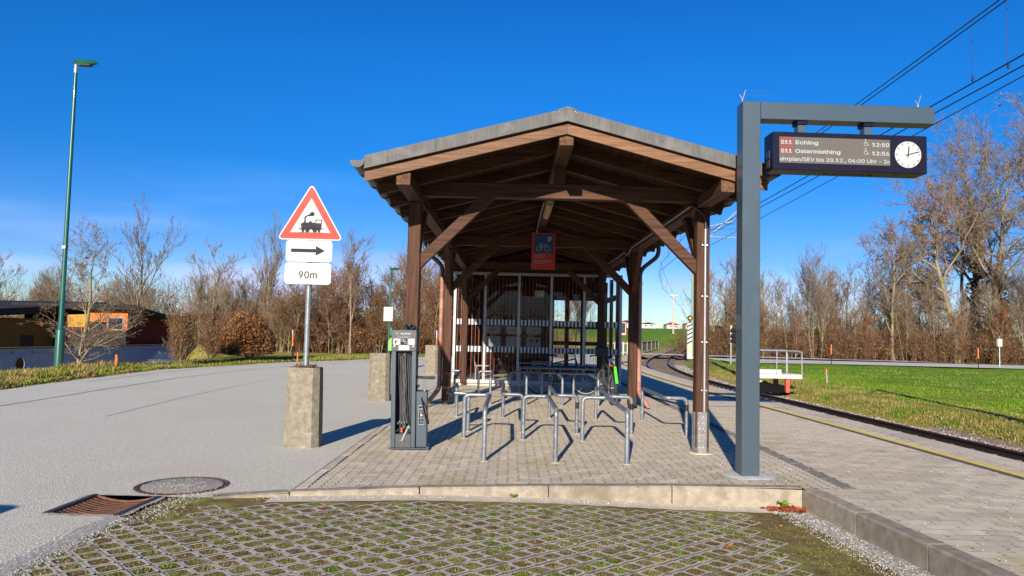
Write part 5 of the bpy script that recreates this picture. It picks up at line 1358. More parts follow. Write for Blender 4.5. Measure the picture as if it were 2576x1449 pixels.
weed(.06, 7.70, zl(.06), 9, .05, 'small green weed growing at the kerb foot in the middle')
for x, y, s, lb in ((3.02, 5.93, .034, 'orange-red fallen leaf on the gravel beside the side kerb'), (1.9, 6.42, .05, 'tan maple leaf lying on the mossy grass pavers'), (-1.68, 6.85, .035, 'red fallen leaf on pavers nearest the kerb start'), (2.62, 7.2, .03, 'small dark red leaf on the gravel edge')):
    tag(leaf('fallen_leaf', x, y, zl(x) + .006, s, 'leafred', lb).build('fallen_leaf', 'leafred' if 'tan' not in lb else 'leafrust', smooth=False, fix=False), lb, 'leaf')
# ------------------------------------------------------------------ railway track
yy = np.arange(-8, 160, 1.6)
def rail(off, name, parent):
    m = MB(); prof = [(-.07, 0), (.07, 0), (.07, .015), (.012, .035), (.012, .12), (.036, .135), (.036, .165), (.03, .172), (-.03, .172), (-.036, .165), (-.036, .135), (-.012, .12), (-.012, .035), (-.07, .015)]
    vs = []; n = len(prof)
    for y in yy:
        d = Vector((float(trk(y + .5) - trk(y - .5)), 1.0)).normalized(); nx_ = d.y; ny_ = -d.x; x = float(trk(y))
        for (q, z) in prof: vs.append((x + (off + q) * nx_, y + (off + q) * ny_, -.552 + z))
    fs = [(i * n + k, i * n + (k + 1) % n, (i + 1) * n + (k + 1) % n, (i + 1) * n + k) for i in range(len(yy) - 1) for k in range(n)]
    m.add(vs, fs); o = m.build(name, ['railrust', 'railtop'], parent)
    mi = np.zeros(len(o.data.polygons), int)
    for i in range(len(yy) - 1): mi[i * n + 7] = 1
    o.data.polygons.foreach_set('material_index', mi); return o
tr = thing('railway_track', 'single curving railway track on brown ballast beside the platform', 'railway track', (9, 14, -.6))
o = rail(0, 'rail', tr); o.location = (-9, -14, .6); o = rail(-1.5, 'rail', tr); o.location = (-9, -14, .6)
y = -2.0; sleep = None
k = 0
while y < 95:
    d = Vector((float(trk(y + .5) - trk(y - .5)), 1.0)).normalized(); x = float(trk(y)) - .75
    if sleep is None:
        b = MB(); b.box((0, 0, 0), (2.4, .24, .10), .01)
        for q in (-.75, .75):
            for e in (-.1, .1): b.box((q + e, 0, .07), (.06, .10, .04), .005)
        sleep = b.mesh('sleeper'); sleep.materials.append(MT['sleeper'])
    o = link('sleeper', sleep, tr); o.location = (x - 9, y - 14, -.60 + .6); o.rotation_euler = (0, 0, -math.atan2(d.x, d.y)); y += .65; k += 1

# level crossing: road across the line in the distance
m = MB(); m.add([(-3, 66.5, -.02), (40, 69.0, -.34), (40, 73.5, -.34), (-3, 71.0, -.02)], [(0, 1, 2, 3)])
struct(m.build('crossing_road', 'asphalt2', smooth=False, fix=False))
m = MB(); m.add([(6, 60.2, -.30), (20, 60.5, -.32), (150, 56, -.40), (150, 66.5, -.40), (20, 68.8, -.33), (12, 68.8, -.30)], [(0, 1, 2, 3, 4, 5)])
m = MB(); vs = []
for x, a, b in ((17.5, 59.6, 68.3), (30, 59.0, 67.8), (60, 57.5, 66.5), (110, 55, 64), (200, 50, 59)): vs += [(x, a, -.36), (x, b, -.36)]
m.add(vs, [(2 * i, 2 * i + 2, 2 * i + 3, 2 * i + 1) for i in range(4)]); struct(m.build('country_road', 'asphalt2', smooth=False, fix=False))
struct(m.build('x', 'asphalt2')) if False else None

# ------------------------------------------------------------------ overhead line masts and wires
def mast(x, y, z0, h, label, arm=True, side=-1, armlen=2.2, cz=6.35):
    t = thing('catenary_mast', label, 'mast', (x, y, z0), 0, 'overhead line masts beside the track')
    m = MB(); w = .24
    for s in (-1, 1): m.beam((s * .09, 0, 0), (s * .075, 0, h), .07, .18, .004)
    for k in range(int(h / .5)): m.box((0, 0, .3 + k * .5), (.16, .10, .05))
    m.build('mast_post', 'mastgreen', t); MB().box((0, 0, .1), (.7, .7, .3), .03).build('footing', 'slab', t)
    if arm:
        c = cz - z0
        for a, b, r in (((0, 0, c + .55), (side * armlen, 0, c + .10), .026), ((0, 0, c - .35), (side * armlen * 1.0, 0, c - .32), .026), ((0, 0, c + 1.5), (side * (armlen - .3), 0, c - .30), .028)): MB().path([a, b], r, n=7).build('cantilever_tube', 'galvp', t)
        m = MB()
        for k in range(6):
            u = .06 + k * .035; m.lathe([(.03, -.01), (.055, 0), (.03, .01)], (side * (.1 + u * 3), 0, c - .35), n=10, axis='x')
            m.lathe([(.03, -.01), (.055, 0), (.03, .01)], (side * (.1 + u * 3), 0, c + .52), n=10, axis='x')
        m.build('insulator', 'insul', t)
    return t
mast(10.5, 7.2, -.55, 8.3, 'overhead line mast just outside the right edge, casting the long shadow on the grass')
mast(10.62, 32.6, -.5, 8.6, 'overhead line mast hidden behind the display column with its brackets showing left of it')
mast(16.75, 68.2, -.4, 8.0, 'pale green mast by the level crossing seen beside the guarded post', armlen=3.0)
mast(26.5, 104, -.3, 8.0, 'second pale green mast beyond the level crossing', armlen=3.0)
mast(42.0, 158, -.3, 8.0, 'farthest pale green mast on the curve beyond the crossing', armlen=3.0)
def wire(label, pts, r, sag=0):
    P_ = []
    for i in range(len(pts) - 1):
        a, b = Vector(pts[i]), Vector(pts[i + 1])
        for k in range(10):
            u = k / 10; p = a.lerp(b, u); p.z -= sag * 4 * u * (1 - u); P_.append(p)
    P_.append(Vector(pts[-1])); o = MB().path(P_, r, n=5).build('overhead_wire', 'wire'); return tag(o, label, 'wire', 'overhead wires above the track')
tx = lambda y, o=-.75: float(trk(y)) + o
wire('upper left of the thin support wires, running over the display arm', [(8.75, -14, 7.95), (8.70, 7, 8.05), (8.68, 32.6, 7.35)], .012, .12)
wire('lower right of the two high support wires over the display arm', [(8.60, -14, 7.80), (8.55, 7, 7.86), (8.62, 32.6, 7.15)], .012, .12)
wire('upper contact wire passing behind the right end of the display arm', [(8.72, -14, 6.65), (8.70, 7, 6.65), (8.60, 32.6, 6.20)], .014)
wire('middle contact wire passing behind the right end of the display arm', [(8.68, -14, 6.42), (8.70, 7, 6.45), (8.55, 32.6, 6.02)], .013)
wire('lowest thin wire passing under the right end of the display arm', [(8.62, -14, 6.35), (8.66, 7, 6.33), (8.60, 32.6, 5.55)], .010)
for y, a, b, x in ((13.85, 7.93, 6.57, 8.70), (12.75, 7.80, 6.42, 8.64), (20.5, 7.62, 6.38, 8.66), (26, 7.45, 6.28, 8.63)):
    m = MB().path([(x, y, a), (x - .01, y, b + .12)], .0045, n=5); m.path([(x - .01, y, b + .14), (x + .04, y, b + .08), (x, y, b)], .006, n=5); m.box((x, y, b + .05), (.03, .03, .09), .008)
    tag(m.build('dropper', 'wire'), {13.85: 'thin vertical dropper wire, left one of two at the top right corner', 12.75: 'thin vertical dropper wire, right one of two at the top right corner', 20.5: 'thin vertical dropper between the wires beyond the display', 26: 'farthest dropper before the bracket mast'}[y], 'wire', 'droppers of the overhead line')
p2 = [(8.6, 32.6, 6.2)] + [(tx(y), y, 5.95) for y in (50, 68, 85, 104, 130, 158)]
wire('contact wire curving away towards the level crossing', p2, .016)
p3 = [(8.6, 32.6, 7.2)] + [(tx(y) + .1, y, z) for y, z in ((50, 6.5), (68, 7.3), (86, 6.5), (104, 7.3), (130, 6.5), (158, 7.3))]
wire('support wire curving away towards the level crossing', p3, .014)
for k, y in enumerate((38, 43, 49, 55, 61, 74, 82, 91)):
    zz = float(np.interp(y, [32, 50, 68, 86, 104], [7.2, 6.5, 7.3, 6.5, 7.3])); tag(MB().path([(tx(y) + .05, y, zz), (tx(y), y, 6.0)], .009, n=4).build('dropper', 'wire'), ['first thin dropper beyond the bracket mast', 'second thin dropper beyond the bracket mast', 'dropper midway between bracket mast and crossing mast', 'dropper where the far wires sag lowest', 'dropper just before the crossing mast', 'dropper just past the crossing mast', 'small dropper midway along the far curve', 'smallest visible dropper along the far curve'][k], 'wire', 'droppers of the far overhead line')
wire('cross wire with insulators slung over the platform side', [(10.6, 32.6, 6.65), (6.9, 32.9, 6.55), (2.2, 33.3, 6.5)], .012)
wire('second cross wire with insulators just below the first', [(10.6, 32.6, 6.42), (6.9, 32.9, 6.34), (2.2, 33.3, 6.3)], .012)

# ------------------------------------------------------------------ level crossing furniture
bx = thing('barrier_post', 'white post with black and yellow diagonal bands by the level crossing', 'barrier', (15.3, 63.5, -.36))
m = MB(); m.box((0, 0, 1.55), (.42, .30, 3.1), .02); m.build('post_body', 'whitepaint', bx)
for k in range(7): MB().beam((-.215, -.158, .6 + k * .36), (.215, -.158, .86 + k * .36), .01, .10, up=(0, 0, 1)).build('band', 'ink' if k > 1 else 'yellow', bx)
MB().lathe([(.24, 0), (.24, -.06)], (0, -.17, 3.5), n=16, axis='y').build('signal_disc', 'black', bx); MB().lathe([(.11, 0), (.10, -.05)], (0, -.23, 3.5), n=14, axis='y').build('signal_lens', 'yellow', bx); MB().cyl((0, 0, 3.0), (0, 0, 3.4), .04, n=8).build('neck', 'black', bx)
cs = thing('crossing_signal', 'black road signal with red and white frame on a white post', 'signal', (11.9, 47.0, -.3))
MB().cyl((0, 0, 0), (0, 0, 2.6), .06, n=10).build('signal_post', 'whitepaint', cs)
m = MB(); m.box((.35, 0, 2.75), (.80, .05, 1.1), .02); m.build('red_board', 'signred', cs); MB().box((.35, -.03, 2.75), (.62, .03, .92), .01).build('white_board', 'white', cs); MB().box((.33, -.06, 2.80), (.44, .06, .72), .02).build('signal_head', 'black', cs)
for z in (2.65, 2.95): MB().lathe([(.12, 0), (.13, -.14)], (.33, -.09, z), n=14, axis='y').build('signal_hood', 'black', cs)
MB().box((-.25, 0, 2.85), (.30, .10, .8), .02).build('side_signal', 'black', cs)
cs.location = (5.62, 38.0, -.02); cs.scale = (.42, .42, .70)
cs2 = thing('crossing_signal', 'angled black signal lamps on a bracket right of the guarded post', 'signal', (17.2, 58, -.4))
MB().cyl((0, 0, 0), (0, 0, 2.7), .06, n=8).build('signal_post', 'galvp', cs2); MB().box((0, 0, 2.2), (.12, .1, 1.3), .01).build('backing_board', 'whitepaint', cs2)
for z in (1.75, 2.1, 2.5): MB().cyl((.0, -.05, z), (.34, -.30, z - .08), .15, n=12).build('signal_hood', 'black', cs2)
cs2.location = (15.9, 53.5, -.4)

# bridge railing left of the curved track
br = thing('bridge_railing', 'long steel railing along the track beyond the level crossing', 'railing', (16, 80, -.2))
P_ = [(float(trk(y)) - 3.6, y, -.3) for y in (73, 79, 85, 91, 97, 103)]
for z in (.15, 1.15): MB().path([(p[0], p[1], p[2] + z) for p in P_], .045, n=6).build('rail_bar', 'galvp', br, world=True)
for i in range(len(P_)): MB().box((P_[i][0], P_[i][1], P_[i][2] + .6), (.12, .12, 1.2), .01).build('railing_post', 'mastgreen', br, world=True)
m = MB()
for i in range(len(P_) - 1):
    a, b = Vector(P_[i]), Vector(P_[i + 1])
    for k in range(1, 24): p = a.lerp(b, k / 24); m.box((p.x, p.y, p.z + .65), (.035, .035, 1.0))
stuff(m.build('baluster_bars', 'railrust', br, world=True, smooth=False))
wf = thing('white_fence', 'short white picket railing at the crossing left of the track', 'railing', (8.2, 62, -.2))
for k in range(9): MB().box((-.8 + k * .42, k * .25, .62), (.13, .05, 1.25), .01).build('picket', 'whitepaint', wf)
for z in (.3, 1.1): MB().beam((-.95, -.08, z), (2.7, 2.12, z), .05, .08, .005).build('cross_rail', 'whitepaint', wf)
wf.location = (9.3, 66.0, -.3)

# ------------------------------------------------------------------ aluminium service platform by the track
sp_ = thing('service_platform', 'white aluminium service platform with tubular railing beside the track', 'platform', (9.95, 28.2, -.42))
z0 = .50
MB().box((-.05, .3, z0 + .09), (2.05, 1.5, .16), .01).build('deck_beam', 'whitepaint', sp_); MB().box((-.05, .3, z0 + .178), (1.95, 1.4, .012)).build('deck_plate', 'slab', sp_)
MB().box((-.4, -.42, z0 + .27), (1.2, .02, .16), .003).build('kick_board', 'whitepaint', sp_)
for y in (-.44, 1.03): MB().path([(-1.05, y, z0 + .15), (-1.05, y, z0 + 1.05), (.96, y, z0 + 1.05), (.96, y, z0 + .15)], .024, n=8, bend=.14).build('handrail', 'galvp', sp_); MB().path([(-1.05, y, z0 + .60), (.96, y, z0 + .60)], .018, n=8).build('mid_rail', 'galvp', sp_)
for x in (.02, .38): MB().path([(x, -.44, z0 + .15), (x, -.44, z0 + 1.05)], .020, n=8).build('baluster', 'galvp', sp_)
for y in (-.44, 1.03): MB().path([(.96, -.44, z0 + 1.0), (.96, 1.03, z0 + 1.0)], .022, n=8).build('end_rail', 'galvp', sp_) if y < 0 else None
for x, y in ((.46, -.3), (-.9, -.3), (.46, .9), (-.9, .9)): MB().box((x, y, .25), (.15, .15, .52), .008).build('leg', 'red', sp_)
MB().box((-.98, -.50, z0 + 1.12), (.28, .10, .36), .012).build('switch_box', 'whitepaint', sp_)
m = MB(); vs = []; n1, n2 = 14, 8
for i in range(n1):
    for j in range(n2): u, v = i / (n1 - 1), j / (n2 - 1); vs.append((-1.3 + u * 2.2, -.35 + v * 1.1, .02 + .32 * math.sin(math.pi * u) * math.sin(math.pi * v) * (1 + .6 * noise.noise(Vector((u * 6, v * 6, 0))))))
m.add(vs, [(i * n2 + j, (i + 1) * n2 + j, (i + 1) * n2 + j + 1, i * n2 + j + 1) for i in range(n1 - 1) for j in range(n2 - 1)]); o = m.build('tarpaulin', 'tarp'); o.location = (9.85, 28.2, -.44); tag(o, 'crumpled black tarpaulin lying under the white service platform', 'tarpaulin')

# ------------------------------------------------------------------ marker stakes and small posts
def stake(x, y, z, h, label, w=.05, frac=.25, base='galvp', lean=0, top='orangepost', group=None):
    t = thing('marker_stake', label, 'marker', (x, y, z), 0, group); t.rotation_euler = (0, R(lean), 0)
    MB().cyl((0, 0, 0), (0, 0, h * (1 - frac)), w / 2, n=8).build('stake_shaft', base, t); MB().cyl((0, 0, h * (1 - frac)), (0, 0, h), w / 2 + .004, n=8).build('stake_top', top, t); return t
stake(14.35, 33.6, -.46, .72, 'grey marker stake with orange top leaning in the field', .07, .24, lean=-4)
stake(-13.15, 24.8, .02, .52, 'red marker stake on the verge before the round wall window', .07, .95, 'orangepost')
for x, y, lb in ((25.6, 59.2, 'snow pole with orange band on the far road, left of the two'), (36.2, 57.4, 'snow pole with orange band on the far road, right of the two'), (17.9, 57.5, 'white snow pole with red tip right of the guarded post')):
    t = thing('snow_pole', lb, 'marker', (x, y, -.36)); MB().cyl((0, 0, 0), (0, 0, .75), .03, n=6).build('pole_foot', 'ink' if x > 20 else 'white', t); MB().cyl((0, 0, .75), (0, 0, 1.55), .045, n=6).build('orange_band', 'orangepost', t); MB().cyl((0, 0, 1.55), (0, 0, 1.9), .03, n=6).build('pole_tip', 'ink', t)
t = thing('snow_pole', 'tall orange, white and black snow pole left of the warning sign', 'marker', (-10.05, 34.3, .02)); t.rotation_euler = (0, R(-2), 0)
for a, b, mt, nm in ((0, .7, 'ink', 'lower_band'), (.7, 1.25, 'orangepost', 'orange_band'), (1.25, 1.45, 'white', 'white_band'), (1.45, 1.75, 'ink', 'pole_tip')): MB().cyl((0, 0, a), (0, 0, b), .042 - a * .01, n=8).build(nm, mt, t)
stake(-9.6, 33.5, .02, .45, 'short orange peg at the verge beside the tall snow pole', .05, .9, 'orangepost')
t = thing('snow_pole', 'orange and white snow pole standing behind the farthest bollard', 'marker', (-3.75, 37.5, 0)); MB().cyl((0, 0, 0), (0, 0, 1.2), .035, n=8).build('orange_band', 'orangepost', t); MB().cyl((0, 0, 1.2), (0, 0, 1.6), .03, n=8).build('pole_tip', 'white', t)
t = thing('post_box_cabinet', 'small pale meter box on a thin post beside the far road', 'box', (38.8, 58.3, -.36))
t.location = (39.9, 60.5, -.36); MB().cyl((0, 0, 0), (0, 0, 1.75), .045, n=8).build('post', 'galvp', t); MB().box((0, 0, 2.0), (.38, .22, .62), .02).build('cabinet', 'slab', t); MB().cyl((.0, 0, 2.3), (0, 0, 2.55), .02, n=6).build('pipe', 'galvp', t)

# ------------------------------------------------------------------ street lamps
def lamp(name, label, loc, h, r0, r1, head, step):
    t = thing(name, label, 'street lamp', loc)
    MB().lathe([(r0 * 1.15, -.3), (r0, 0), (r0, step), (r0 * .93, step + .04), (r1 * 1.35, step + .10), (r1 * .9, h - .12)], n=18).build('pole', 'green', t)
    MB().cyl((0, 0, h - .3), (0, 0, h + .02), r1 * 1.05, n=14).build('pole_cap', 'galvp' if head > .7 else 'green', t)
    s = head / .80; m = MB(); vs = []
    for x, w, zt, zb in ((-.13, .04, .02, -.02), (-.06, .10, .055, -.05), (.08, .14, .075, -.085), (.25, .15, .085, -.10), (.42, .14, .085, -.075), (.56, .12, .07, -.05), (.66, .07, .035, -.03), (.72, .02, -.02, -.03)):
        vs += [(x * s, -w * s, (zt * .3 + zb * .2) * s), (x * s, -w * .6 * s, zt * s), (x * s, w * .6 * s, zt * s), (x * s, w * s, (zt * .3 + zb * .2) * s), (x * s, w * .7 * s, zb * s), (x * s, -w * .7 * s, zb * s)]
    m.add(vs, [(i * 6 + k, i * 6 + (k + 1) % 6, (i + 1) * 6 + (k + 1) % 6, (i + 1) * 6 + k) for i in range(7) for k in range(6)] + [tuple(range(6))[::-1], tuple(range(42, 48))])
    hd_ = m.build('lamp_head', 'green', t); hd_.location = (0, 0, h + .05)
    g = MB(); g.box((.30 * s, 0, -.098 * s), (.42 * s, .20 * s, .02 * s), .004); g.build('lamp_lens', 'darkgrey', hd_); return t
l1 = lamp('street_lamp', 'tall dark green street lamp on the left verge against the sky', (-14.46, 23.8, .0), 10.05, .135, .058, .80, 1.30 + .0)
MB().box((0, -.09, 4.0), (.12, .03, .10), .005).build('white_sticker', 'white', l1)
l1.children[0].data  # noqa
l2 = lamp('street_lamp', 'short green lamp with notice board and lime bin beyond the bollards', (-4.82, 29.3, 0), 3.95, .055, .035, .42, .9)
nb2 = thing('timetable_board', 'white timetable board fixed to the short green lamp post', 'board', (-4.86, 29.2, 2.2)); MB().box((0, 0, 0), (.36, .02, .56), .004).build('board_panel', 'white', nb2)
m = MB()
for k in range(5): m.box((-.0, -.012, .16 - k * .075), (.28, .002, .018))
m.build('timetable_text', 'notice', nb2)
lb_ = thing('litter_bin', 'lime green litter bin hanging on the short lamp post', 'bin', (-4.66, 29.18, 1.02))
m = MB(); m.prism([(-.12, -.25), (.08, -.25), (.14, -.12), (.15, .15), (.11, .27), (-.03, .25), (-.13, .14)], -.12, .12, fn=lambda x, z, t: (x, t, z)); m.build('bin_body', 'limebin', lb_); MB().box((.11, -.01, .20), (.09, .20, .05), .01).build('bin_flap', 'darkgrey', lb_)
MB().box((-4.72, 29.22, 1.52), (.10, .10, .34), .02).build('lamp_box', 'green', l2, world=True)

# ------------------------------------------------------------------ low buildings on the left, wall and car
u = Vector((math.sin(R(9)), math.cos(R(9)), 0)); vr = Vector((u.y, -u.x, 0))       # along the wall, out towards the road
def frame_at(p, name, label, cat):
    t = thing(name, label, cat, p); t.rotation_euler = (0, 0, -R(9)); return t
bw_ = frame_at((-31.1, 45, -2.05), 'garden_wall', 'long blue-grey rendered garden wall with round openings', 'wall')
# wall built in pieces around round openings; local: y along, x out
segs = []; LW0, LW1, HWl = -16.0, 27.0, 1.90
holes = [(1.9, .88, .54), (10.7, .92, .50)]
m = MB(); x0, x1 = -.32, 0
def wallbox(ya, yb, za, zb): m.box((-.16, (ya + yb) / 2, (za + zb) / 2), (.32, yb - ya, zb - za))
prev = LW0
for (yc, zc_, r) in holes:
    R2 = r + .30; wallbox(prev, yc - R2, 0, HWl); wallbox(yc - R2, yc + R2, zc_ + R2, HWl)if zc_ + R2 < HWl else None
    n = 28; inner = [(yc + r * math.cos(2 * math.pi * k / n), zc_ + r * math.sin(2 * math.pi * k / n)) for k in range(n)]
    outer = []
    for k in range(n):
        c, s = math.cos(2 * math.pi * k / n), math.sin(2 * math.pi * k / n); q = R2 / max(abs(c), abs(s)); outer.append((yc + q * c, min(max(zc_ + q * s, 0), min(HWl, zc_ + R2))))
    vs = [(0, a, b) for a, b in outer] + [(0, a, b) for a, b in inner] + [(-.32, a, b) for a, b in inner] + [(-.32, a, b) for a, b in outer]
    m.add(vs, [(k, (k + 1) % n, n + (k + 1) % n, n + k) for k in range(n)] + [(n + k, n + (k + 1) % n, 2 * n + (k + 1) % n, 2 * n + k) for k in range(n)] + [(2 * n + k, 2 * n + (k + 1) % n, 3 * n + (k + 1) % n, 3 * n + k) for k in range(n)])
    prev = yc + R2
wallbox(prev, LW1, 0, HWl)
m.build('wall_body', 'bluewall', bw_, smooth=False)
MB().box((-.14, (LW0 + LW1) / 2, HWl + .045), (.44, LW1 - LW0, .085), .01).build('coping', 'copingbrown', bw_); MB().box((.02, (LW0 + LW1) / 2, HWl - .30), (.04, LW1 - LW0, .02)).build('band_line', 'bluewall', bw_)
for (yc, zc_, r) in holes: MB().torus((.01, yc, zc_), r + .03, .045, axis='x', n=28, m=6).build('opening_rim', 'bluewall', bw_)
# ochre house, left
ha = frame_at((-38.4, 46, -2.0), 'flat_roofed_house', 'low ochre house with dark curved roof edge at the far left', 'house')
MB().box((-6, 5, 1.9), (12, 24, 3.8)).build('ochre_wall', 'tanwall', ha)
m = MB(); pr = [(-9, 4.75), (-4, 4.55), (1.5, 4.35), (6.5, 4.42), (11.5, 4.78), (17.5, 5.35)]
pl_ = pr + [(a, b - .52) for a, b in pr[::-1]]; m.prism(pl_, -13, 1.1, fn=lambda y, z, x: (x, y, z)); m.build('roof', 'roofdark', ha, smooth=False)
c_ = MB(); c_.box((-3.0, 7.4, 4.95), (.9, .9, .75), .02); ch_ = c_.build('chimney', 'tanwall', ha); MB().box((-3.0, 7.4, 5.36), (1.25, 1.25, .08)).build('chimney_cap', 'slab', ch_)
for y in (-3, 3.5, 10.5): w_ = MB().box((.012, y, 1.9), (.03, 1.3, 1.2), .004).build('window', 'window', ha)
# orange and red house
hb_ = frame_at((-30.0, 58, -2.0), 'curved_roofed_house', 'orange and dark red house with curved dark roof beside the bare tree', 'house')
MB().box((-4.6, 3.8, 2.1), (9.2, 7.6, 4.2)).build('red_wall', 'redwall', hb_)
m = MB(); f_ = MB(); f_.prism([(-3.4, 3.0), (.03, 3.0), (.03, 4.75), (-3.4, 4.35)], 0, .10, fn=lambda x, z, t: (x, -t - .01, z)); f_.build('orange_front', 'orangewall', hb_, smooth=False)
MB().box((-4.4, -.08, 1.5), (8.8, .12, 2.95)).build('grey_terrace', 'roofdark', hb_)
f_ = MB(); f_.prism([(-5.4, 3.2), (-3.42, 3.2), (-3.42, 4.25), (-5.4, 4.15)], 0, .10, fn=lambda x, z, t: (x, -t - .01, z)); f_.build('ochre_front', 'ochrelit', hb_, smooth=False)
m = MB(); pr = [(-.9, 5.05), (1.0, 4.75), (3.0, 4.45), (4.6, 4.35), (9.2, 4.25)]; pl_ = pr + [(a, b - .42) for a, b in pr[::-1]]; m.prism(pl_, -9.6, .9, fn=lambda y, z, x: (x, y, z)); m.build('roof', 'roofdark', hb_, smooth=False)
w_ = MB().box((-.95, -.125, 3.55), (1.25, .05, .85), .005).build('window', 'window', hb_)
for dx, dz, sx_, sz_ in ((0, .45, 1.35, .07), (0, -.45, 1.35, .07), (-.65, 0, .07, .95), (.65, 0, .07, .95)): MB().box((-.95 + dx, -.14, 3.55 + dz), (sx_, .07, sz_)).build('frame', 'galvp', w_)
w_ = MB().box((-2.5, -.125, 3.35), (1.5, .05, .65), .005).build('window', 'window', hb_); w_ = MB().box((.012, 4.9, 1.75), (.05, 1.1, 1.5), .005).build('window', 'window', hb_)
for y in (-.5, .0, .5): MB().box((.045, 4.9 + y, 1.75), (.04, .05, 1.5)).build('frame', 'darkgrey', w_)
# parked car
cr = thing('parked_car', 'grey-blue estate car parked by the garden wall behind shrubs', 'car', (-26.9, 58.5, -2.03), R(0)); cr.rotation_euler = (0, 0, R(100))
m = MB(); prof = [(-2.2, .35), (-2.25, .75), (-2.1, .95), (-1.2, 1.02), (-.5, 1.45), (1.5, 1.50), (2.1, 1.05), (2.2, .6), (2.15, .35)]
vs = []; n = len(prof)
for yv_, sc in ((-.88, .0), (-.80, 1), (.80, 1), (.88, 0)):
    for (x, z) in prof: vs.append((x, yv_ * (.80 if z > 1.2 else 1), z - (0 if sc else .03)))
m.add(vs, [(i * n + k, i * n + (k + 1) % n, (i + 1) * n + (k + 1) % n, (i + 1) * n + k) for i in range(3) for k in range(n)] + [tuple(range(n))[::-1], tuple(3 * n + k for k in range(n))]); m.build('car_body', 'carblue', cr)
for s in (-1, 1):
    MB().prism([(-1.0, 1.05), (-.45, 1.38), (.45, 1.40), (.45, 1.06)], s * .80, s * .835, fn=lambda x, z, t: (x, t * (1 - .12 * (z - 1.05)), z)).build('side_window', 'window', cr); MB().prism([(.52, 1.06), (.52, 1.40), (1.4, 1.42), (1.8, 1.10)], s * .80, s * .835, fn=lambda x, z, t: (x, t * (1 - .12 * (z - 1.05)), z)).build('side_window', 'window', cr)
    for x in (-1.35, 1.35): MB().lathe([(.33, -.1), (.33, .1)], (x, s * .80, .33), n=18, axis='y').build('wheel', 'blackmat', cr)
    MB().box((2.14, s * .62, .92), (.1, .3, .14), .02).build('tail_light', 'redlens', cr); MB().path([(-.4, s * .62, 1.50), (1.45, s * .62, 1.56)], .02, n=6).build('roof_bar', 'galvp', cr)

# ------------------------------------------------------------------ village on the rise and poles
def house(x, y, w, d, h, rh, wall, roof, label, rz=0):
    z = land(x, y); t = thing('village_house', label, 'house', (x, y, z), rz)
    MB().box((0, 0, h / 2 - .5), (w, d, h + 1)).build('wall', wall, t)
    m = MB(); m.prism([(-w / 2 - .4, h), (w / 2 + .4, h), (0, h + rh)], -d / 2 - .4, d / 2 + .4, fn=lambda x, z, t_: (x, t_, z)); m.build('roof', roof, t, smooth=False)
    for k in (-1, 1): MB().box((k * w * .2, -d / 2 - .02, h * .6), (w * .12, .06, h * .3)).build('window', 'window', t)
    t.scale = (.55, .55, .50)
MT['cream'] = M('cream_render', (.62, .54, .30), rough=.9); MT['tileroof'] = M('red_tile_roof', (.30, .05, .03), rough=.9)
house(64.5, 262, 12, 10, 3.8, 2.2, 'cream', 'roofdark', 'cream house with shallow gable on the rise beyond the track')
house(56.8, 262, 8.5, 10, 2.6, 1.9, 'whitepaint', 'tileroof', 'house with red roof on the rise left of the cream one')
house(47.5, 258, 9, 9, 2.8, 1.2, 'whitepaint', 'roofdark', 'white low house at the left of the village')
house(40.5, 262, 8, 9, 3.4, 1.8, 'whitepaint', 'roofdark', 'white house with pale gable hidden partly by the downpipe')
house(74.5, 270, 9, 9, 2.0, 1.2, 'roofdark', 'roofdark', 'low dark farm building right of the cream house')
for x, y, h, lb in ((36.8, 168, 9, 'wooden utility pole with crossbar in the green field'), (52.0, 190, 6.5, 'thin pale pole in the green field nearer the crossing')):
    t = thing('utility_pole', lb, 'pole', (x, y, land(x, y))); MB().cyl((0, 0, 0), (0, 0, h), .22, .16, n=8).build('pole', 'slab', t)
    if h > 8: MB().box((0, 0, h - .25), (2.2, .2, .22)).build('crossbar', 'slab', t)

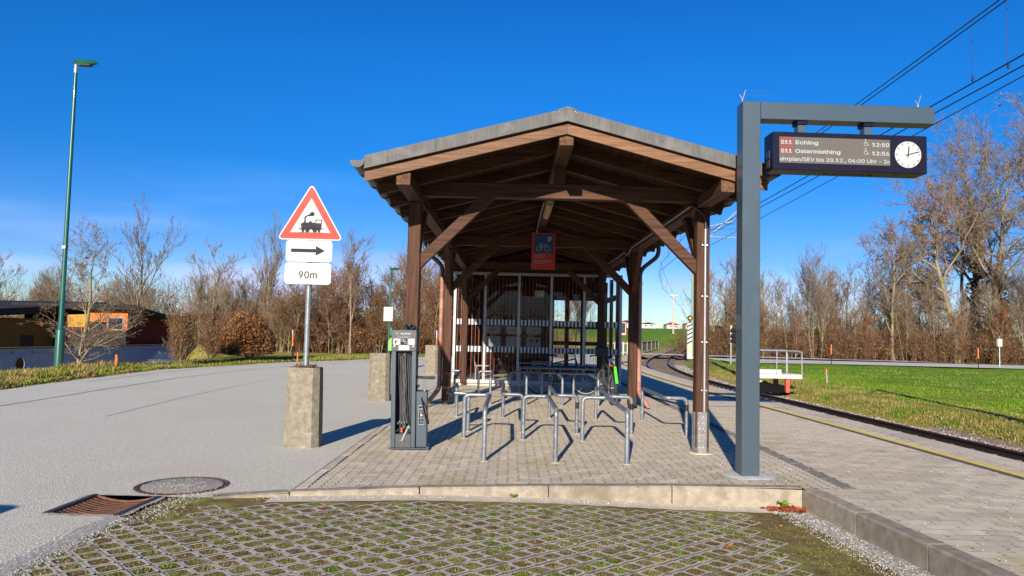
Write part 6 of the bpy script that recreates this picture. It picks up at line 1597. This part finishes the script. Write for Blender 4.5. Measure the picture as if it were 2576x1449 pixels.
# ------------------------------------------------------------------ bare trees
def grow(seed, H, spread=.5, levels=4, r0=.16, kids=(9, 7, 6, 5), trunk_free=.30, upw=.35, lmul=(.45, .5, .5, .5), curve=.25, trunks=1, leaf=0.0, leaf_lv=3, lsz=.06, fork=True, minr=.008):
    rg = random.Random(seed); segs = []; leaves = []
    def branch(p, d, L, r, lv):
        n = max(3, int(7 - lv)); pts = [p]; rs = [r]; dd = d.copy()
        for k in range(n):
            j = Vector((rg.gauss(0, 1), rg.gauss(0, 1), rg.gauss(0, .6))) * curve * (.5 if lv == 0 else 1) / math.sqrt(n)
            dd = (dd + j + Vector((0, 0, upw * (.12 if lv else .3)))).normalized(); p = p + dd * (L / n); pts.append(p); rs.append(max(minr, r * (1 - .80 * ((k + 1) / n) ** (1.1))))
        segs.append((pts, rs, lv))
        if lv >= levels:
            return
        nk = kids[lv]; st_ = trunk_free if lv == 0 else .18
        for k in range(nk):
            u = st_ + (1 - st_) * (k + rg.random()) / nk; u = min(u, .985); i = min(int(u * n), n - 1); f = u * n - i; q = pts[i].lerp(pts[i + 1], f); rr = rs[i] * (1 - f) + rs[i + 1] * f
            ax = (pts[i + 1] - pts[i]).normalized(); a = rg.random() * 6.283; t = ax.orthogonal().normalized(); t = Matrix.Rotation(a, 3, ax) @ t
            ang = spread * rg.uniform(.7, 1.3) * (1.25 - .55 * u if lv == 0 else 1); nd = (ax * math.cos(ang) + t * math.sin(ang)); nd.z += upw * .4; nd.normalize()
            branch(q, nd, L * lmul[lv] * rg.uniform(.65, 1.2) * (1.15 - .5 * (u - st_) if lv == 0 else 1), max(minr, rr * rg.uniform(.45, .68)), lv + 1)
    for t in range(trunks):
        a = rg.random() * 6.283; o = Vector((math.cos(a), math.sin(a), 0)) * (.12 * (trunks > 1) * rg.uniform(.5, 2)); d = Vector((math.cos(a) * .16 * (trunks > 1), math.sin(a) * .16 * (trunks > 1), 1)).normalized()
        branch(o - Vector((0, 0, .1)), d, H * rg.uniform(.8, 1.0) if trunks > 1 else H * .86, r0 * (rg.uniform(.5, 1) if trunks > 1 else 1), 0)
    if leaf > 0:
        for pts, rs, lv in segs:
            if lv < leaf_lv: continue
            for p in pts[1:]:
                if rg.random() < leaf: leaves.append(p + Vector((rg.gauss(0, .1), rg.gauss(0, .1), rg.gauss(0, .1))))
    return segs, leaves
def tubes(segs):
    V = []; F3 = []; base = 0
    for pts, rs, lv in segs:
        n = 7 if lv == 0 else (5 if lv == 1 else (4 if lv == 2 and False else 3)); m_ = len(pts); ref = None; P_ = pts
        for i in range(m_):
            d = (P_[min(i + 1, m_ - 1)] - P_[max(i - 1, 0)]).normalized()
            if ref is None: ref = d.orthogonal().normalized()
            ref = (ref - d * ref.dot(d)).normalized(); w = d.cross(ref)
            for k in range(n): q = 6.28318 * k / n; c = P_[i] + (ref * math.cos(q) + w * math.sin(q)) * rs[i]; V.append((c.x, c.y, c.z))
        for i in range(m_ - 1):
            for k in range(n): F3.append((base + i * n + k, base + i * n + (k + 1) % n, base + (i + 1) * n + (k + 1) % n, base + (i + 1) * n + k))
        base += m_ * n
    return V, F3
def leafcloud(L, s, seed=1):
    n = len(L); rs_ = np.random.RandomState(seed); P_ = np.array([(p.x, p.y, p.z) for p in L]); a = rs_.randn(n, 3); a /= np.linalg.norm(a, axis=1)[:, None]; b = np.cross(a, rs_.randn(n, 3)); b /= np.linalg.norm(b, axis=1)[:, None] + 1e-6
    sz = (s * (.6 + .8 * rs_.rand(n)))[:, None]; V = np.stack([P_ - a * sz, P_ + b * sz * .55, P_ + a * sz, P_ - b * sz * .55], 1).reshape(-1, 3); F = np.arange(4 * n).reshape(-1, 4); return V, F
PRO = {}
def tree_proto(key, bark='bark', twig='twig', leafmat=None, lsz=.06, trunk_lv=1, **k):
    segs, leaves = grow(**k); a = [s for s in segs if s[2] < trunk_lv]; b = [s for s in segs if s[2] >= trunk_lv]
    V, F = tubes(a); tm = fastmesh('trunk', V, F, [bark], smooth=True)
    V, F = tubes(b); mats = [twig]; mi = np.zeros(len(F), int)
    # limbs share the bark colour, fine wood the twig colour
    mats = [twig, bark]; c = 0; mi = []
    for pts, rs, lv in b:
        n = 5 if lv == 1 else 3; mi += [1 if lv <= 1 else 0] * ((len(pts) - 1) * n)
    V = np.array(V)
    if leaves:
        LV, LF = leafcloud(leaves, lsz, k['seed']); F = np.concatenate([np.array(F), LF + len(V)]); V = np.concatenate([V, LV]); mats.append(leafmat or 'leafrust'); mi += [2] * len(LF)
    cm = fastmesh('crown', V, F, mats, mi, smooth=False); PRO[key] = (tm, cm); return tm, cm
def tree(key, x, y, label, group=None, s=1.0, rz=None, name='bare_tree', z=None, cat='tree', sz=None):
    t = thing(name, label, cat, (x, y, land(x, y) if z is None else z), rng.random() * 6.28 if rz is None else rz, group); t.scale = (s, s, sz or s); tm, cm = PRO[key]
    link('trunk', tm, t); link('crown', cm, t); return t
FORM = {'thinA': 'slim straight bare tree', 'thinB': 'slender bare tree with upswept twigs', 'forkA': 'forked bare tree', 'poleA': 'thin pole-like twin-stemmed sapling', 'midA': 'broad many-twigged bare tree', 'russetA': 'russet-leaved young tree', 'russetB': 'twin-stemmed russet young tree', 'shrubA': 'red-brown twiggy shrub', 'shrubB': 'grey-brown leafless shrub'}
def where(x, y):
    v = (1288 + 1860 * x / y) * 1024 / 2576
    for lim, tx_ in ((30, 'at the far left edge above the ochre house'), (62, 'above the ochre house left of the tall lamp'), (95, 'just right of the tall lamp pole'), (125, 'above the orange house front'), (160, 'above the dark red wall'), (190, 'beside the end of the red house'), (222, 'left of the clipped brown bush'), (245, 'rising behind the clipped brown bush'), (275, 'right of the clipped bush'), (300, 'behind the snow pole by the warning sign'), (325, 'right behind the warning sign pole'), (350, 'midway between warning sign and short lamp'), (375, 'left of the middle bollard'), (400, 'behind the short green lamp'), (425, 'behind the left shelter post'), (450, 'between left shelter post and downpipe'), (500, 'seen at the left through the waiting room'), (620, 'seen through the waiting room windows'), (700, 'between the guarded post and the crossing'), (740, 'between guarded post and display column'), (765, 'just right of the display column'), (785, 'above the switch box of the white service platform'), (805, 'above the white service platform railing'), (830, 'behind the left snow pole'), (850, 'right of the left snow pole'), (872, 'below the rusty-leaved tree'), (895, 'left of the yellow excavator gap'), (920, 'below the right end of the display'), (945, 'below the big leaning tree'), (970, 'near the right snow pole'), (995, 'left of the meter box post'), (1030, 'right of the meter box post')):
        if v < lim: return tx_
    return 'beyond the right frame edge'
# prototypes
tree_proto('thinA', seed=5, H=9.5, spread=.55, levels=3, r0=.10, kids=(16, 8, 6), trunk_free=.3, lmul=(.30, .5, .5), minr=.011)
tree_proto('thinB', seed=8, H=9, spread=.45, levels=3, r0=.09, kids=(15, 8, 6), trunk_free=.25, lmul=(.38, .5, .5), upw=.6, minr=.011)
tree_proto('forkA', seed=12, H=9, spread=.5, levels=3, r0=.11, kids=(13, 9, 7), trunk_free=.2, lmul=(.5, .48, .5), trunks=2, minr=.011, upw=.5)
tree_proto('poleA', seed=21, H=7.5, spread=.6, levels=3, r0=.055, kids=(12, 5, 4), trunk_free=.35, lmul=(.22, .5, .5), minr=.010, trunks=2)
tree_proto('russetA', seed=31, H=7.5, spread=.75, levels=3, r0=.08, kids=(20, 8, 5), trunk_free=.10, lmul=(.30, .5, .5), minr=.010, leaf=.85, leaf_lv=2, lsz=.045, twig='twigred', leafmat='leafrust', upw=.25)
tree_proto('russetB', seed=33, H=6.5, spread=.8, levels=3, r0=.07, kids=(20, 8, 5), trunk_free=.08, lmul=(.34, .5, .5), minr=.010, leaf=.55, leaf_lv=2, lsz=.045, twig='twigred', leafmat='leaftan', upw=.2, trunks=2)
tree_proto('shrubA', seed=41, H=3.3, spread=.5, levels=3, r0=.030, kids=(8, 6, 4), trunk_free=.10, lmul=(.45, .5, .5), minr=.008, trunks=11, twig='twigred', leaf=.25, leaf_lv=2, lsz=.05, leafmat='leaftan')
tree_proto('shrubB', seed=43, H=3.0, spread=.45, levels=3, r0=.028, kids=(7, 6, 4), trunk_free=.15, lmul=(.45, .5, .5), minr=.008, trunks=12)
tree_proto('bigA', seed=52, H=21, spread=.80, levels=4, r0=.42, kids=(15, 9, 7, 6), trunk_free=.28, lmul=(.42, .45, .45, .45), minr=.014, upw=.22, curve=.5, leaf=.02, leaf_lv=3, lsz=.15, leafmat='leaftan')
tree_proto('bigB', seed=57, H=22, spread=.72, levels=4, r0=.45, kids=(14, 10, 7, 6), trunk_free=.30, lmul=(.45, .45, .45, .45), minr=.014, upw=.25, curve=.55, trunk_lv=1)
tree_proto('bigC', seed=66, H=16, spread=.85, levels=4, r0=.30, kids=(15, 9, 7, 6), trunk_free=.22, lmul=(.45, .45, .45, .45), minr=.015, upw=.15, curve=.5, leaf=.10, leaf_lv=3, lsz=.11, leafmat='leafrust')
tree_proto('midA', seed=71, H=11, spread=.6, levels=4, r0=.15, kids=(11, 7, 6, 4), trunk_free=.18, lmul=(.40, .48, .48, .48), minr=.011, upw=.4, curve=.4)
tree_proto('vase', seed=83, H=11, spread=.42, levels=4, r0=.16, kids=(9, 7, 6, 4), trunk_free=.38, lmul=(.55, .42, .42, .42), minr=.010, upw=.7, curve=.4)
tree_proto('ornate', seed=96, H=8.0, spread=.95, levels=4, r0=.10, kids=(26, 8, 5, 3), trunk_free=.05, lmul=(.34, .42, .42, .42), minr=.006, upw=.55, curve=.30, leaf=.0015, leaf_lv=3, lsz=.10, leafmat='leafred')
# named individuals on the left
tree('ornate', -15.7, 27.0, 'spreading bare tree behind the tall lamp before the orange house', s=.92, sz=.66, z=-.35)
tree('vase', -31.5, 62.5, 'tall bare tree with high rounded crown behind the orange house', s=1.08, sz=.93, z=-2)
tree('midA', -18.5, 46, 'bare tree with yellowish limbs behind the clipped brown bush', s=.60)
tree('thinB', -19.6, 46.5, 'slim bare tree left of the clipped brown bush', s=.60)
tree('vase', -16.3, 50, 'bare tree with upswept limbs left of the warning sign', s=.62)
tree('thinA', -9.6, 44.6, 'pale slender tree right of the distance plate', s=.74)
tree('midA', -6.2, 47.5, 'bushy bare tree behind the short green lamp', s=.58)
tree('thinB', -3.2, 47, 'slim bare tree just left of the shelter post', s=.66)
# the wood behind, left
G = 'bare trees of the wood left of the shelter'
kk = ['thinA', 'thinB', 'forkA', 'poleA', 'midA', 'poleA', 'thinA']
for i in range(52):
    x = -46 + 52 * (i + rng.random()) / 52; y = 50 + rng.random() * 12 - .12 * (x + 20) * (x > -20)
    if x < -.40 * y: y = 76 + rng.random() * 16
    if abs(x) > .40 * y and y < 70: continue
    tree(kk[i % 7], x * (1.35 if x < -24 else 1), y, FORM[kk[i % 7]] + ' ' + where(x, y), G, s=rng.uniform(.44, .68) * (1.35 if x < -24 else 1), z=land(x, y) if x > -24 else -1.6)
G = 'russet young trees along the wood edge'
for i in range(26):
    x = -13.5 + 15.5 * (i + rng.random()) / 26; y = 44.5 + rng.random() * 5 - .25 * x * 0; tree('russetA' if i % 3 else 'russetB', x, y, FORM['russetA' if i % 3 else 'russetB'] + ' ' + where(x, y), G, s=rng.uniform(.5, .78))
for i in range(22):
    x = -19.5 + 9.5 * (i + rng.random()) / 22; y = 46 + rng.random() * 6; tree('shrubB' if i % 3 else 'shrubA', x, y, FORM['shrubB' if i % 3 else 'shrubA'] + ' ' + where(x, y), 'low shrubs along the wood foot', s=rng.uniform(.7, .95), name='shrub', cat='shrub', z=-.3 if x < -20 else None)
# distant wood behind the houses
def thicket(name, spots, h, stems, leaf, mats, seed, leafmat, lsz=.07):
    rg = random.Random(seed); S_ = []; L = []
    for (x, y) in spots:
        z = land(x, y) - .1
        for _ in range(stems):
            p = Vector((x + rg.gauss(0, .7), y + rg.gauss(0, .7), z)); d = Vector((rg.gauss(0, .22), rg.gauss(0, .22), 1)).normalized(); H_ = h * rg.uniform(.45, 1.1); pts = [p]
            for k in range(4): d = (d + Vector((rg.gauss(0, .12), rg.gauss(0, .12), .05))).normalized(); p = p + d * H_ / 4; pts.append(p)
            S_.append((pts, [.018, .015, .012, .010, .008], 3))
            for b in range(4):
                i = rg.randint(1, 3); q = pts[i]; e = Vector((rg.gauss(0, 1), rg.gauss(0, 1), rg.uniform(.2, 1.0))).normalized(); l = H_ * rg.uniform(.15, .32); S_.append(([q, q + e * l * .5, q + (e + Vector((0, 0, .35))).normalized() * l], [.011, .010, .008], 3))
                if rg.random() < leaf:
                    for _ in range(3): L.append(q + e * l * rg.random() + Vector((rg.gauss(0, .12), rg.gauss(0, .12), rg.gauss(0, .12))))
    V, F = tubes(S_); V = np.array(V); mi = [0] * len(F); F = np.array(F)
    if L: LV, LF = leafcloud(L, lsz, seed); F = np.concatenate([F, LF + len(V)]); V = np.concatenate([V, LV]); mi += [1] * len(LF)
    return stuff(link(name, fastmesh(name, V, F, [mats, leafmat], mi)))
sp1 = [(-14 + rng.random() * 17, 45.5 + rng.random() * 7) for _ in range(120)]
thicket('wood_undergrowth', sp1, 2.9, 13, .75, 'twigred', 3, 'leafrust', .055)
sp1 = [(-19.5 + rng.random() * 7.5, 47 + rng.random() * 7) for _ in range(75)]
thicket('brown_thicket', sp1, 2.6, 13, .3, 'twigred', 4, 'leaftan', .05)
sp1 = [(-60 + rng.random() * 36, 80 + rng.random() * 10) for _ in range(110)]
thicket('distant_thicket', sp1, 7.0, 15, .40, 'twigred', 5, 'leaftan', .09)
# shrubs on the left verge
tree('shrubA', -12.7, 28.6, 'thin many-stemmed shrub before the parked car', s=.62, name='shrub', cat='shrub', z=-.2)
tree('shrubA', -13.4, 33.6, 'brown twiggy shrub between the car and the clipped bush', s=.66, name='shrub', cat='shrub', z=-.3)
tree('shrubA', -12.4, 35.2, 'brown twiggy shrub touching the clipped bush', s=.60, name='shrub', cat='shrub', z=-.2)
# clipped brown beech bush
rg = random.Random(9); L = []; S_ = []
for _ in range(9000):
    a = rg.random() * 6.283; e = math.acos(rg.uniform(-.35, 1)); rr = 1 - .22 * rg.random() ** 2 + (.10 * rg.random() if rg.random() < .15 else 0); rx_, rz_ = 1.16, 1.45
    d = Vector((math.sin(e) * math.cos(a), math.sin(e) * math.sin(a), math.cos(e))); bmp = 1 + .13 * noise.noise(d * 2.5) + .05 * noise.noise(d * 9)
    p = Vector((d.x * rx_, d.y * rx_, .80 + d.z * (rz_ if d.z > 0 else .85))) * 1.0; p = Vector((p.x * bmp * rr, p.y * bmp * rr, p.z * (1 if d.z < 0 else 1) * bmp)); L.append(p)
    if rg.random() < .18: S_.append(([p * .6 + Vector((0, 0, .1)), p, p + d * .12], [.010, .008, .006], 3))
V, F = tubes(S_); V = np.array(V); mi = [0] * len(F); F = np.array(F); LV, LF = leafcloud(L, .045, 9); F = np.concatenate([F, LF + len(V)]); V = np.concatenate([V, LV]); mi += [1] * len(LF)
t = thing('clipped_bush', 'rounded clipped bush with dense rust brown leaves at the road bend', 'bush', (-11.75, 33.0, -.12)); link('foliage', fastmesh('foliage', V, F, ['twigred', 'leafrust', 'leaftan'], [m_ if m_ == 0 else (2 if rg.random() < .4 else 1) for m_ in mi]), t)
MB().cyl((0, 0, 0), (0, 0, .6), .08, .05, n=8).build('stem', 'bark', t)
# right-hand wood
G = None
tree('bigA', 49.5, 76, 'big oak-like bare tree with a broad leaning trunk, left of the three tallest', s=1.02, rz=.6)
tree('bigC', 44.0, 73, 'bare tree keeping rusty leaves on its lower boughs above the field', s=1.12, rz=2.2)
tree('bigB', 58.0, 79, 'tallest bare tree near the right frame edge', s=1.20, rz=1.1)
tree('bigA', 63.5, 77, 'tall bare tree cut by the right frame edge', s=1.22, rz=3.6)
tree('bigB', 52.0, 84, 'tall bare tree behind the tallest pair with upright crown', s=1.1, rz=4.0)
tree('midA', 37.2, 72, 'medium bare tree left of the rusty-leaved tree', s=1.18)
tree('midA', 41.0, 78, 'medium bare tree behind the rusty-leaved tree', s=1.2)
G = 'bare trees of the wood right of the display column'
for i in range(54):
    x = 18.2 + 47 * (i + rng.random()) / 54; y = 71.5 + rng.random() * 9; tree(['forkA', 'thinB', 'poleA', 'thinA', 'poleA', 'midA'][i % 6], x, y, FORM[['forkA', 'thinB', 'poleA', 'thinA', 'poleA', 'midA'][i % 6]] + ' ' + where(x, y), G, s=rng.uniform(.70, .95), z=-.45)
for i in range(24):
    x = 18.5 + 46 * (i + rng.random()) / 24; tree('russetB' if i % 2 else 'russetA', x, 71 + rng.random() * 5, FORM['russetB' if i % 2 else 'russetA'] + ' ' + where(x, 73), 'russet trees at the right-hand wood edge', s=rng.uniform(.55, .8), z=-.45)
sp1 = [(17 + rng.random() * 52, 70.3 + rng.random() * 7) for _ in range(230)]
thicket('roadside_thicket', sp1, 3.6, 12, .5, 'twigred', 6, 'leaftan', .09)
sp1 = [(.275 * y_ + rng.random() * 54, y_) for y_ in [80 + rng.random() * 10 for _ in range(260)]]
thicket('far_thicket', sp1, 5.2, 11, .35, 'twigred', 7, 'leaftan', .10)
# conifers standing dark inside the wood
def conifer(x, y, h, label):
    rg = random.Random(int(x * 7)); L = []; S_ = [([Vector((0, 0, 0)), Vector((0, 0, h * .5)), Vector((0, 0, h))], [.2, .12, .03], 1)]
    for k in range(int(h * 9)):
        z = h * (.12 + .86 * (k + rg.random()) / (h * 9)); a = rg.random() * 6.283; r = (h - z) * .26 * rg.uniform(.6, 1.1) + .15
        for j in range(12): u_ = (j + rg.random()) / 12; L.append(Vector((math.cos(a) * r * u_ + rg.gauss(0, .1), math.sin(a) * r * u_ + rg.gauss(0, .1), z - .30 * r * u_ + rg.gauss(0, .08))))
    t = thing('conifer', label, 'tree', (x, y, -.45)); V, F = tubes(S_); link('trunk', fastmesh('trunk', V, F, ['bark']), t); V, F = leafcloud(L, .22, int(x)); link('crown', fastmesh('crown', V, F, ['conifer']), t)
conifer(51.2, 81, 14, 'dark conifer showing between the tallest bare trunks'); conifer(55.6, 84, 11, 'lower dark conifer behind the tallest bare tree')
# yellow digger seen through the wood: flat-bodied machine parts
t = thing('yellow_digger', 'yellow excavator glimpsed through the right-hand wood', 'excavator', (38.8, 88, -.45), R(12))
MB().box((0, 0, 1.6), (3.2, 2.2, 1.1), .1).build('engine_body', MT['yellow'], t); MB().box((-1.0, 0, 2.6), (1.3, 1.5, 1.4), .1).build('cab', 'window', t); MB().box((0, 0, .45), (3.6, 2.4, .8), .3).build('tracks', 'black', t)
m = MB(); m.beam((1.2, 0, 1.8), (4.2, 0, 3.1), .4, .4, .03); m.beam((4.2, 0, 3.1), (6.0, 0, 1.6), .35, .35, .03); m.build('boom', MT['yellow'], t); MB().box((6.0, 0, 1.2), (.9, 1.0, .8), .1).build('bucket', 'yellow', t)

# unseen wood added behind the camera, to darken what the glass front mirrors
sp1 = [(-45 + rng.random() * 95, -44 - rng.random() * 10) for _ in range(150)]
thicket('wood_across_the_yard', sp1, 7.5, 8, .6, 'twig', 8, 'leaftan', .16)
